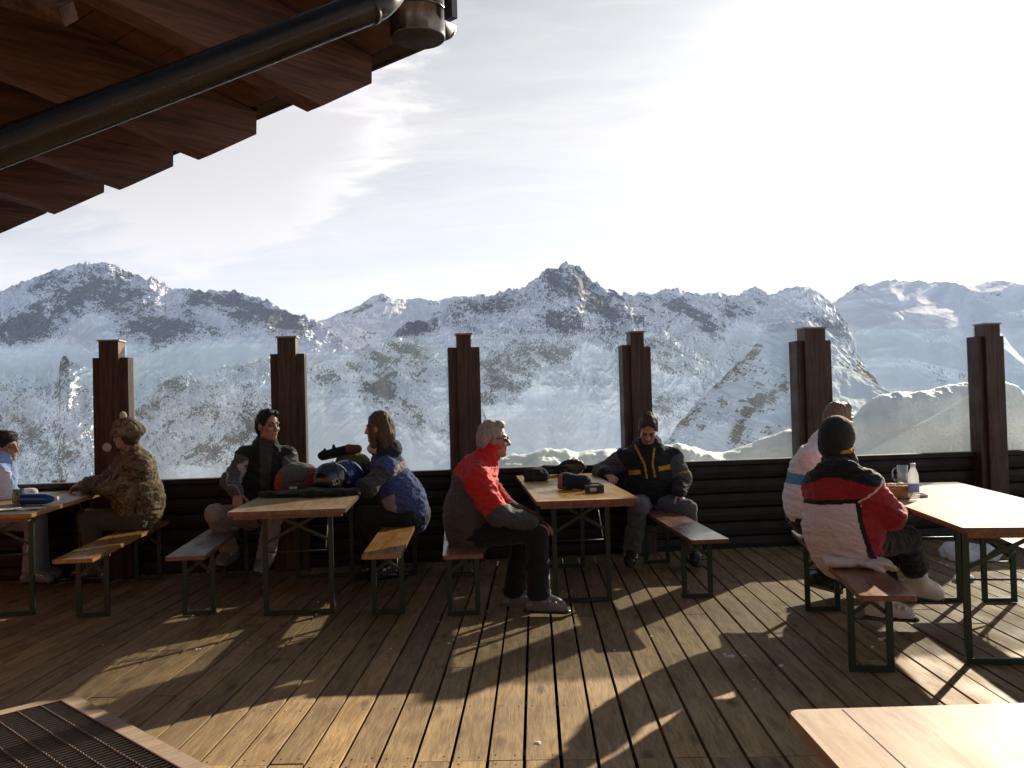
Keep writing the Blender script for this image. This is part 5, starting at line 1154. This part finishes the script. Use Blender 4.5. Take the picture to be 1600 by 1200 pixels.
person(dict(label='person in black knit hat and red, white and black ski jacket, seen from behind', seed=8, fwd=(.52, .85, 0), hf=(.80, .60, -.04), hairm='hair_light', hair='short', puff=1.13, collar=.055, hem=.04,
    j=dict(pel=(1320, 842, 5.2), che=(1312, 772, 5.2), nek=(1312, 724, 5.22), hed=(1310, 693, 5.24), shR=(1357, 752, 5.05), shL=(1276, 752, 5.34), elR=(1392, 805, 5.08), wrR=(1402, 800, 5.36), elL=(1300, 800, 5.62), wrL=(1375, 792, 5.72),
           hipR=(1352, 848, 5.17), hipL=(1312, 845, 5.34), knR=(1416, 842, 5.46), knL=(1385, 838, 5.66), anR=(1436, 912, 5.72), anL=(1378, 945, 5.60)),
    toeR=(1, .15, -.22), toeL=(.9, -.1, -.05), handR=((.3, 1, -.1), (0, 0, -1), .5, 1), handL=((1, .2, 0), (0, 0, -1), .5, -1),
    extra=lambda S, J, f, rt, tup, H, hax: [S.ell(J['nek'] - f * .10 - tup * .055, (.15, .05, .085), (rt, f, tup), 'hood', .03)],
    jm=['c_pink_white', 'c_darkred', 'c_black', 'c_white'],
    region=lambda x, y, z, tg, t, C: sel([isin(tg, 'hood', 'collar') | (isin(tg, 'torso') & (z > .385 - .35 * np.abs(np.abs(x) - .0))), isin(tg, 'uaR', 'uaL') & (t > .1), isin(tg, 'faR', 'faL', 'cuffR', 'cuffL'), isin(tg, 'torso') & (np.abs(z - .235) < .012), isin(tg, 'torso') & (z > .235), isin(tg, 'torso') & (np.abs(np.abs(x + .02 * 0) - (.150 - .03 * (z / .24))) < .012) & (x > 0), isin(tg, 'torso') & (x > .14) & (y < .12)], [2, 1, 1, 2, 1, 2, 1]),
    pm=['c_black', 'c_white'], cuffup=.42, bm=['boot_white', 'boot_black', 'boot_white', 'boot_white'], boot_h=.2, after=a8))
# ------------------------------------------------------------------ things on the tables
def on(px, py, z=0.78): return G(px, py, z)
def frame_at(p, rz=0.0): return Matrix.Translation(Vector(p)) @ Matrix.Rotation(rz, 4, 'Z')
MAT['blue_pet'] = plain('blue_plastic', (0.012, 0.07, 0.30), 0.15, 0, .15, 12, coat=.4); MAT['cap_white'] = plain('white_cap', (0.6, 0.58, 0.62), 0.4)
MAT['paper'] = plain('white_paper', (0.72, 0.70, 0.68), 0.7, 0, .05); MAT['red_plastic'] = plain('red_plastic', (0.35, 0.03, 0.02), 0.3)
MAT['black_cloth'] = cloth('black_knit', (0.012, 0.012, 0.013), .9, .5, 60); MAT['pack_grey'] = cloth('rucksack_grey', (0.085, 0.08, 0.078), .75, .3, 40); MAT['pack_red'] = cloth('rucksack_red', (0.28, 0.035, 0.022), .75, .3, 40)
MAT['pack_green'] = cloth('rucksack_green', (0.10, 0.12, 0.035), .75, .3, 40); MAT['helm_black'] = plain('black_helmet_shell', (0.012, 0.012, 0.012), .25, 0, .2, 10, coat=.4); MAT['helm_blue'] = plain('blue_helmet_shell', (0.015, 0.035, 0.15), .25, 0, .2, 10, coat=.4)
MAT['pink_fleece'] = cloth('pink_grey_fleece', (0.24, 0.15, 0.14), .95, .6, 80); MAT['brown_grip'] = plain('brown_grip', (0.12, 0.05, 0.03), .6); MAT['white_print'] = plain('white_print', (0.55, 0.54, 0.52), .5, 0, .05)
MAT['wicker'] = wood('wicker', (0.30, 0.16, 0.045), (0.46, 0.27, 0.09), .55, (60, 60, 60), .6, False); MAT['label_blue'] = plain('blue_label', (0.16, 0.30, 0.58), .4, 0, .1); MAT['leather_white'] = cloth('white_glove', (0.66, 0.58, 0.56), .6, .35, 60); MAT['yellow_web'] = cloth('yellow_webbing', (0.42, 0.19, 0.015), .7)
MAT['bread'] = plain('bread', (0.50, 0.36, 0.19), .8, 0, .2, 60); MAT['tray'] = plain('tray', (0.45, 0.38, 0.36), .4)
def clear(name, tint, rough=0.03):
    m, nt, b = new_mat(name); nt.n.remove(b); out = m.node_tree.nodes['Material Output']
    tr = nt.add('ShaderNodeBsdfTransparent'); tr.inputs[0].default_value = (*tint, 1); gl = nt.add('ShaderNodeBsdfGlossy'); gl.inputs['Roughness'].default_value = rough
    df = nt.add('ShaderNodeBsdfTranslucent'); df.inputs[0].default_value = (.85, .85, .85, 1)
    lw = nt.add('ShaderNodeLayerWeight'); lw.inputs[0].default_value = .35
    a = nt.add('ShaderNodeMixShader'); nt.link(nt.math('MULTIPLY_ADD', lw.outputs['Facing'], .55, .06), a.inputs[0]); nt.link(tr.outputs[0], a.inputs[1]); nt.link(gl.outputs[0], a.inputs[2])
    c = nt.add('ShaderNodeMixShader'); c.inputs[0].default_value = .14; nt.link(a.outputs[0], c.inputs[1]); nt.link(df.outputs[0], c.inputs[2]); nt.link(c.outputs[0], out.inputs['Surface']); return m
MAT['clear_glass'] = clear('clear_glass', (.93, .95, .94)); MAT['green_glass'] = clear('greenish_glass', (.55, .62, .5)); MAT['clear_pet'] = clear('clear_plastic', (.9, .93, .95), .1)
MAT['clear_lens'] = plain('goggle_lens', (0.10, 0.085, 0.07), 0.06, 0.3, .1, coat=.6)

# lying blue bottle
p = on(62, 789); r = empty('plastic_bottle', (p[0], p[1], 0.78), math.radians(-4), 'blue plastic bottle lying on its side on the left table', 'bottle')
def rotlathe(prof, mat, name, parent, z, n=28):
    bm = bmesh.new(); lathe(bm, prof, n)
    bmesh.ops.transform(bm, matrix=Matrix.Translation((0, 0, z)) @ Matrix.Rotation(math.pi / 2, 4, 'Y'), verts=bm.verts)
    return obj(name, bm, mat, parent, smooth=True)
prof = [(0.001, -.145), (.036, -.145), (.043, -.137)] + [(.043 - .0018 * (i % 2), -.13 + i * .012) for i in range(14)] + [(.040, .05), (.030, .085), (.018, .112), (.014, .120), (.014, .126)]
rotlathe(prof, MAT['blue_pet'], 'bottle_body', r, .0445); rotlathe([(.001, .124), (.0165, .124), (.017, .128), (.017, .142), (.015, .146), (.001, .146)], MAT['cap_white'], 'cap', r, .0445)
# napkins / papers
def sheet_of(px, py, w, l, rz, label, z=.7812):
    p = on(px, py, z); bm = bmesh.new(); bmesh.ops.create_grid(bm, x_segments=14, y_segments=14, size=.5)
    for v in bm.verts: v.co = Vector((v.co.x * w, v.co.y * l, .004 + .008 * mnoise.noise(Vector((v.co.x * 3 + px, v.co.y * 3, 1))) + .006 * abs(v.co.x)))
    bmesh.ops.solidify(bm, geom=bm.faces[:], thickness=.0012)
    o = obj('paper_napkin', bm, MAT['paper'], None, smooth=True); o.location = (p[0], p[1], z); o.rotation_euler = (0, 0, rz); tag(o, label, 'napkin')
sheet_of(10, 797, .16, .16, .3, 'crumpled white napkin at the left edge of the left table')
sheet_of(44, 796, .20, .13, .1, 'flat white paper under the lying blue bottle')
# greenish beer mug
def mug(px, py, rad, h, mat, label, rz, z=.78):
    p = on(px, py, z); r = empty('glass_mug', (p[0], p[1], z), rz, label, 'mug')
    bm = bmesh.new(); lathe(bm, [(.001, .001), (rad * .95, .001), (rad, .006), (rad * .98, h * .2), (rad * .96, h * .5), (rad, h), (rad - .004, h), (rad - .006, h * .5), (rad - .006, .012), (.001, .012)], 28)
    for k in range(10):     # moulded facets
        a = k * math.pi / 5
        tube(bm, [(rad * .975 * math.cos(a), rad * .975 * math.sin(a), h * .15), (rad * .965 * math.cos(a), rad * .965 * math.sin(a), h * .75)], .0035, 6)
    obj('mug_body', bm, mat, r, smooth=True)
    bm = bmesh.new(); tube(bm, [(rad * .95, 0, h * .85), (rad + .02, 0, h * .86), (rad + .034, 0, h * .7), (rad + .034, 0, h * .35), (rad + .02, 0, h * .18), (rad * .95, 0, h * .2)], .006, 10); obj('handle', bm, mat, r, smooth=True)
mug(29, 788, .042, .115, MAT['green_glass'], 'greenish glass mug beside the blue bottle', 2.6)
# red sunglasses
p = on(92, 757); r = empty('sunglasses', (p[0], p[1], .78), .2, 'red framed sunglasses lying near the far edge of the left table', 'sunglasses')
bm = bmesh.new()
for s in (-1, 1):
    pts = [(s * (.036 + .030 * math.cos(a)), 0, .024 + .021 * math.sin(a)) for a in np.linspace(0, 2 * math.pi, 20)]; tube(bm, pts, .0035, 6)
    tube(bm, [(s * .066, .0, .032), (s * .07, .03, .030), (s * .062, .09, .022), (s * .05, .125, .006)], .003, 6)
tube(bm, [(-.008, 0, .03), (.008, 0, .03)], .003, 6); obj('frame', bm, MAT['red_plastic'], r, smooth=True)
for s in (-1, 1):
    bm = bmesh.new(); prism(bm, [(s * .036 + .029 * math.cos(a), .024 + .020 * math.sin(a)) for a in np.linspace(0, 2 * math.pi, 20, endpoint=False)], -.001, .001, lambda u, v, d: (u, d, v)); obj('lens', bm, MAT['lens_dark'], r)

# ---- second table
def root_at(name, px, py, z, rz, label, cat, Y=None):
    p = P(px, py, Y) if Y else on(px, py, z); r = empty(name, (p[0], p[1], z), rz, label, cat); return r, np.zeros(3)
def L_(r, S, name, h, mats, wr=None, region=None): return soft_obj(name, S, h, mats, r, (0, 0, 0), wr, region)
X_, Y_, Z_ = np.eye(3)
r, _ = root_at('rucksack', 468, 770, .78, .05, 'grey and red rucksack lying on the table in front of the dark haired man', 'rucksack')
S = Soft(.05); S.ell((0, .04, .10), (.185, .15, .125), None, 0); S.ell((-.02, .0, .12), (.14, .13, .11), None, 0); S.cone((-.12, -.02, .06), (.13, -.02, .06), .065, .06, tag=0)
L_(r, S, 'bag', .008, [MAT['pack_grey'], MAT['pack_red']], wrinkles(.008, 14, 4), lambda C, tg, t: ((C[:, 0] > .085 + .1 * (C[:, 2] - .1)) | (C[:, 0] < -.12 - .15 * (C[:, 2] - .1))).astype(int))
bm = bmesh.new()
for k in range(4):
    z0 = .09 + k * .03; tube(bm, [(-.08, -.125 + .02 * k, z0), (.0, -.14 + .022 * k, z0 + .012 * (-1) ** k), (.07, -.125 + .02 * k, z0 + .015)], .0045, 6)
obj('bungee_cord', bm, MAT['black_cloth'], r)
bm = bmesh.new(); box(bm, -.05, .012, -.142, -.136, .045, .062); obj('badge', bm, MAT['white_print'], r, bevel=.002)
for sx in (-.015, .035):
    S = Soft(.01); S.cone((sx - .02, -.11, .02), (sx, -.19, .006), .012, .008, Z_, .4); S.cone((sx, -.19, .006), (sx + .02, -.21, .006), .009, .009, Z_, .4); L_(r, S, 'strap', .004, [MAT['black_cloth']])
def helmet(px, py, Y, mat, label, rz, emblem):
    r, _ = root_at('ski_helmet', px, py, .78, rz, label, 'helmet', Y)
    S = Soft(.02); S.ell((0, 0, .11), (.115, .145, .135), None, 'shell'); S.cone((-.09, .0, .05), (-.085, .0, .02), .05, .04, X_, .5, 'pad'); S.cone((.09, 0, .05), (.085, 0, .02), .05, .04, X_, .5, 'pad')
    S.ell((0, .16, .02), (.105, .12, .10), None, 'x', .01, True); S.ell((0, 0, .05), (.085, .11, .09), None, 'x', .01, True); S.ell((0, 0, -.06), (.3, .3, .06), None, 'x', .005, True)
    L_(r, S, 'shell', .006, [mat, MAT['black_cloth']], None, lambda C, tg, t: (tg == 'pad').astype(int))
    bm = bmesh.new()
    tube(bm, [(.117 * math.cos(a), .02, .11 + .137 * math.sin(a)) for a in np.linspace(.15, math.pi - .15, 24)], .004, 8); obj('trim', bm, MAT['pack_grey'], r, smooth=True)
    if emblem:
        bm = bmesh.new(); Mx = Matrix.Translation((.117, -.005, .10)) @ Matrix.Rotation(.25, 4, 'Y') @ Matrix.Rotation(.5, 4, 'X')
        for y0, y1, z0, z1 in ((-.026, .026, .018, .024), (-.026, .026, -.024, -.018), (-.026, -.020, -.018, .018), (.020, .026, -.018, .018), (-.008, -.002, -.018, .018)): box(bm, -.003, .004, y0, y1, z0, z1, 0, Mx)
        obj('emblem', bm, MAT['white_print'], r)
    return r
helmet(517, 765, 6.95, MAT['helm_black'], 'black ski helmet with a white square emblem beside the rucksack', -.95, True)
helmet(541, 758, 7.17, MAT['helm_blue'], 'dark blue ski helmet behind the black one', -.9, False)
r, _ = root_at('rucksack', 548, 752, .78, .1, 'olive green rucksack behind the helmets in front of the woman', 'rucksack', 7.5)
S = Soft(.05); S.ell((0, 0, .14), (.15, .12, .15), None, 0); S.ell((.07, -.02, .18), (.10, .10, .09), None, 0); L_(r, S, 'bag', .009, [MAT['pack_green']], wrinkles(.01, 14, 7))
bm = bmesh.new(); tube(bm, [(.12, -.11, .20), (.13, -.13, .12), (.10, -.13, .05)], .008, 6); tube(bm, [(.06, -.11, .23), (.075, -.135, .15), (.07, -.14, .06)], .008, 6); obj('strap', bm, MAT['black_cloth'], r)
c0, c1 = P(503, 712, 7.45), P(560, 699, 7.45); r = empty('folded_tripod', c0, 0, 'black folded tripod with brown grip lying across the green rucksack', 'tripod')
S = Soft(.012); d = c1 - c0; S.cone((0, 0, 0), d * .72, .034, .042); S.cone((0, .02, -.01), d * .7 + np.array([0, .02, -.01]), .03, .036); S.cone(d * -.02, d * .02 + np.array([0, 0, .03]), .02, .012); S.cone(d * .33, d * .33 + np.array([0, 0, .062]), .014, .012); S.cone(d * .08, d * .08 + np.array([0, 0, .05]), .012, .01)
L_(r, S, 'legs', .006, [MAT['black_cloth']], wrinkles(.004, 24, 3))
S = Soft(.012); S.cone(d * .74, d * .98 - np.array([0, 0, .012]), .046, .036); L_(r, S, 'grip', .006, [MAT['brown_grip']])
r, _ = root_at('folded_jacket', 470, 776, .78, 0, 'black jacket lying flat under the rucksack and the helmets', 'jacket')
S = Soft(.03); S.ell((-.08, .04, .02), (.14, .12, .026), None, 0); S.ell((.10, -.02, .02), (.10, .10, .045), None, 0); S.ell((.26, .04, .02), (.16, .12, .028), None, 0); S.cone((-.22, -.04, .02), (-.30, .02, .02), .03, .025); S.cone((.30, -.05, .018), (.42, .02, .02), .032, .03); L_(r, S, 'cloth', .008, [MAT['black_cloth']], wrinkles(.010, 16, 5))

# ---- third table
r, _ = root_at('knit_cap', 838, 751, .78, .3, 'rumpled black cap at the left of the orange table', 'cap')
S = Soft(.03); S.ell((0, .03, .05), (.10, .09, .065), None, 0); S.ell((.05, .0, .035), (.06, .07, .05), None, 0); S.cone((-.05, -.06, .022), (.06, -.07, .015), .025, .018, Z_, .5); S.cone((-.09, 0, .02), (-.06, -.05, .02), .022, .022); L_(r, S, 'cap_body', .006, [MAT['black_cloth']], wrinkles(.008, 20, 9))
r, _ = root_at('glove_pair', 868, 744, .78, .2, 'pair of black gloves between the black cap and the goggles', 'gloves')
for k, (dx, dy, a, zz) in enumerate(((-.02, .02, .5, .03), (.03, .05, -.3, .075))):
    S = Soft(.008); d = (math.cos(a), math.sin(a), .05); hand(S, np.array([dx - .06, dy, zz]), d, (0, 0, -1), 0, .35, 1.15, 1); S.cone((dx - .12, dy - .02, zz), (dx - .05, dy, zz), .042, .035, Z_, .6); L_(r, S, 'glove', .0055, [MAT['black_cloth']], wrinkles(.003, 40, k))
p = P(894, 728, 8.1); r = empty('ski_goggles', (p[0], p[1], .78), .1, 'ski goggles with a bronze lens leaning up at the far end of the orange table', 'goggles')
S = Soft(.015)
for k in range(16):
    a0, a1 = k * math.pi / 8, (k + 1) * math.pi / 8; e = lambda a: np.array([.098 * math.cos(a), -.035 * abs(math.sin(a)) + .04 * abs(math.cos(a)), .075 + .055 * math.sin(a) + (.012 if abs(math.cos(a)) < .3 and math.sin(a) < 0 else 0)])
    S.cone(e(a0), e(a1), .017, .017)
L_(r, S, 'goggle_frame', .005, [MAT['boot_black']])
bm = bmesh.new(); prism(bm, [(.095 * math.cos(a), .075 + .052 * math.sin(a)) for a in np.linspace(0, 2 * math.pi, 24, endpoint=False)], -.003, .003, lambda u, v, d: (u, -.030 + 4.2 * u * u + d, v)); obj('lens', bm, MAT['clear_lens'], r, smooth=False)
bm = bmesh.new(); tube(bm, [(.105, .05, .08), (.13, .1, .06), (.08, .17, .03), (-.05, .18, .02), (-.12, .12, .04), (-.105, .05, .08)], .016, 8); obj('strap', bm, MAT['black_cloth'], r, smooth=True)
r, _ = root_at('fleece_hat', 898, 765, .78, -.15, 'dark hat lying on its side showing a pinkish fleece lining', 'hat')
S = Soft(.03); S.cone((-.06, 0, .065), (.06, .0, .055), .066, .046, tag='k'); S.ell((.07, 0, .055), (.06, .055, .05), None, 'k'); S.cone((-.085, -.01, .062), (-.078, -.008, .064), .060, .062, tag='band', k=.006); S.cone((-.105, -.03, .035), (-.085, -.05, .05), .024, .030, tag='band', k=.01); S.ell((-.16, -.02, .07), (.06, .045, .05), None, 'x', .01, True)
L_(r, S, 'hat_body', .006, [MAT['c_navy'], MAT['pink_fleece']], wrinkles(.004, 30, 2), lambda C, tg, t: (C[:, 0] < -.085 + .02 * (C[:, 2] < .03)).astype(int))
p = on(929, 770); r = empty('camera_case', (p[0], p[1], .78), .06, 'small black case with a pale label at the near edge of the orange table', 'case')
bm = bmesh.new(); box(bm, -.066, .066, -.03, .03, .001, .055); obj('case_body', bm, MAT['boot_black'], r, bevel=.014, seg=4)
bm = bmesh.new(); box(bm, -.035, .010, -.0318, -.0302, .014, .040); obj('case_label', bm, MAT['white_print'], r)
bm = bmesh.new(); tube(bm, [(.06, 0, .05), (.03, .02, .066), (-.03, .02, .064), (-.06, 0, .05)], .005, 8); obj('strap', bm, MAT['black_cloth'], r, smooth=True)

# ---- fourth table
p = on(1412, 776); r = empty('serving_tray', (p[0], p[1], .78), .1, 'thin pale tray under the bread basket and the water bottle', 'tray')
bm = bmesh.new(); prism(bm, rounded(-.16, .125, -.09, .20, .03), .001, .010, lambda u, v, d: (u, v, d)); obj('tray_base', bm, MAT['tray'], r, bevel=.002)
bm = bmesh.new(); q = rounded(-.16, .125, -.09, .20, .03); tube(bm, [(x, y, .014) for x, y in q] + [(q[0][0], q[0][1], .014)], .005, 8); obj('rim', bm, MAT['tray'], r, smooth=True)
p = P(1403, 770, 5.72); r = empty('bread_basket', (p[0], p[1], .7915), 0, 'oval wicker bread basket on the tray beside the water bottle', 'basket')
bm = bmesh.new()
for k in range(9):
    z = .004 + k * .0075; s = .72 + .28 * (k / 8) ** .8
    tube(bm, [(.105 * s * math.cos(a), .075 * s * math.sin(a), z + .0022 * math.sin(a * 14 + k * math.pi)) for a in np.linspace(0, 2 * math.pi, 57)], .0048, 6, cap=False)
for k in range(28):
    a = k * math.pi / 14; tube(bm, [(.105 * s_ * math.cos(a), .075 * s_ * math.sin(a), z_) for s_, z_ in ((.72, .002), (.86, .025), (.96, .048), (1.0, .068))], .003, 5)
prism(bm, [(.078 * math.cos(a), .056 * math.sin(a)) for a in np.linspace(0, 2 * math.pi, 24, endpoint=False)], 0, .004, lambda u, v, d: (u, v, d)); obj('wicker_body', bm, MAT['wicker'], r, smooth=True)
bm = bmesh.new(); tube(bm, [(.108 * math.cos(a), .078 * math.sin(a), .070) for a in np.linspace(0, 2 * math.pi, 40)], .0065, 8, cap=False); obj('rim', bm, MAT['wicker'], r, smooth=True)
for k, (x, y, rz) in enumerate(((-.045, 0, .4), (.03, .02, 1.4), (.02, -.03, -.3))):
    q = empty('bread_roll', (p[0] + x, p[1] + y, .7915 + .012), rz, ('bread roll at the left in the wicker basket', 'bread roll at the back of the wicker basket', 'bread roll at the front right in the wicker basket')[k], 'bread')
    S = Soft(.02); S.ell((0, 0, .035), (.045, .032, .034), None, 0); S.cone((-.03, 0, .062), (.03, 0, .062), .008, .008, k=.02); L_(q, S, 'crust', .005, [MAT['bread']], wrinkles(.003, 30, k))
mug(1411, 756, .038, .135, MAT['clear_glass'], 'clear glass mug standing behind the bread basket', 3.1)
p = P(1428, 774, 5.62); r = empty('water_bottle', (p[0], p[1], .7915), 0, 'clear water bottle with a blue label standing on the tray', 'bottle')
bm = bmesh.new(); lathe(bm, [(.001, .001), (.028, .001), (.032, .008), (.031, .03), (.033, .036), (.033, .095), (.031, .10), (.0325, .11), (.030, .145), (.020, .175), (.0135, .19), (.0135, .20)], 28); obj('bottle_body', bm, MAT['clear_pet'], r, smooth=True)
bm = bmesh.new(); lathe(bm, [(.0337, .038), (.0339, .04), (.0339, .088), (.0337, .09)], 28); obj('bottle_label', bm, MAT['label_blue'], r, smooth=True)
bm = bmesh.new(); lathe(bm, [(.001, .215), (.0145, .215), (.0155, .212), (.0155, .197), (.0135, .195)], 24); obj('cap', bm, MAT['cap_white'], r, smooth=True)
p = on(1425, 772, .7915); bm = bmesh.new(); S = Soft(.01); S.ell((0, 0, .010), (.035, .028, .010), None, 0); S.ell((.02, .01, .014), (.02, .018, .012), None, 0)
r = empty('paper_napkin', (p[0], p[1], .7915), 0, 'crumpled white napkin on the tray at the foot of the water bottle', 'napkin'); L_(r, S, 'paper', .004, [MAT['paper']], wrinkles(.004, 40, 5))

# ---- gloves left on the bench
p = on(1338, 888, .48); r = empty('glove_pair', (p[0], p[1], .48), 0.0, 'white ski gloves with yellow wrist straps lying on the bench at right', 'gloves')
for k, (dx, dy, zz, a) in enumerate(((0, 0, .032, -.08), (.01, .07, .04, .05))):
    S = Soft(.010); d = (math.cos(a), math.sin(a), -.02); hand(S, np.array([dx - .02, dy, zz]), d, (0, -.2, -1), 0, .25, 1.35, -1); S.cone((dx - .125, dy, zz + .005), (dx - .03, dy, zz), .046, .038, Z_, .65, 'cuff'); S.cone((dx - .045, dy, zz), (dx - .035, dy, zz), .040, .040, Z_, .66, 'cuff')
    L_(r, S, 'glove', .0055, [MAT['leather_white']], wrinkles(.003, 30, k))
S = Soft(.01); S.cone((-.10, .05, .082), (-.03, .06, .086), .020, .018, Z_, .6); S.cone((.05, .06, .08), (.09, .07, .075), .012, .010); L_(r, S, 'wrist_strap', .005, [MAT['yellow_web'], ], wrinkles(.003, 40, 3))

# ---- snow left on the deck under the pale table
def lump(px, py, w, l, h, label, cat, mat, name, seed):
    p = G(px, py, 0); r = empty(name, (p[0], p[1], 0.001), 0, label, cat); S = Soft(.04)
    rnd = random.Random(seed)
    for k in range(7): S.ell((rnd.uniform(-.6, .6) * w, rnd.uniform(-.6, .6) * l, .2 * h), (w * rnd.uniform(.35, .6), l * rnd.uniform(.35, .6), h * rnd.uniform(.5, .9)), None, 0)
    S.ell((0, 0, -.5), (3, 3, .5), None, 0, .004, True); L_(r, S, 'heap', .01, [mat], wrinkles(.012, 12, seed))
lump(1517, 872, .22, .20, .12, 'heap of shovelled snow on the deck behind the pale table', 'snow heap', m_pile, 'snow_heap', 3)
lump(1499, 906, .08, .07, .03, 'small flat lump of snow on the deck in front of the snow heap', 'snow heap', m_pile, 'snow_heap', 5)

# ---- the wing of the hut behind the photographer
r = empty('hut_wing', (0.5, -5.0, 0), 0, 'timber wing of the hut standing behind the terrace with a row of windows', 'building')
bm = bmesh.new()
for i in range(24):
    z0, z1 = .02 + i * .2, .216 + i * .2
    if 5 <= i <= 10:
        for a, b in ((-9, -6.2), (-4.8, -2.2), (-.8, 1.8), (3.2, 5.8), (7.2, 9)): box(bm, a, b, -.2, 0, z0, z1)
    else: box(bm, -9, 9, -.2, 0, z0, z1)
obj('log_wall', bm, MAT['dark_wood_x2'] if 'dark_wood_x2' in MAT else MAT['post_wood'], r, bevel=.015)
for x in (-5.5, -1.5, 2.5, 6.5):
    bm = bmesh.new()
    for a, b, c, d in ((x - .7, x + .7, 1.02, 1.09), (x - .7, x + .7, 2.14, 2.21), (x - .7, x - .63, 1.09, 2.14), (x + .63, x + .7, 1.09, 2.14), (x - .03, x + .03, 1.09, 2.14)): box(bm, a, b, -.12, -.04, c, d)
    w_ = obj('window', bm, MAT['cap_white'], r)
    bm = bmesh.new(); box(bm, x - .63, x + .63, -.09, -.085, 1.09, 2.14); obj('pane', bm, MAT['lens_dark'], w_)
bm = bmesh.new(); prism(bm, [(.7, 4.75), (-4.5, 6.4), (-4.5, 6.55), (.7, 4.9)], -9.5, 9.5, lambda u, v, d: (d, u, v)); obj('roof', bm, MAT['roof_board'], r)
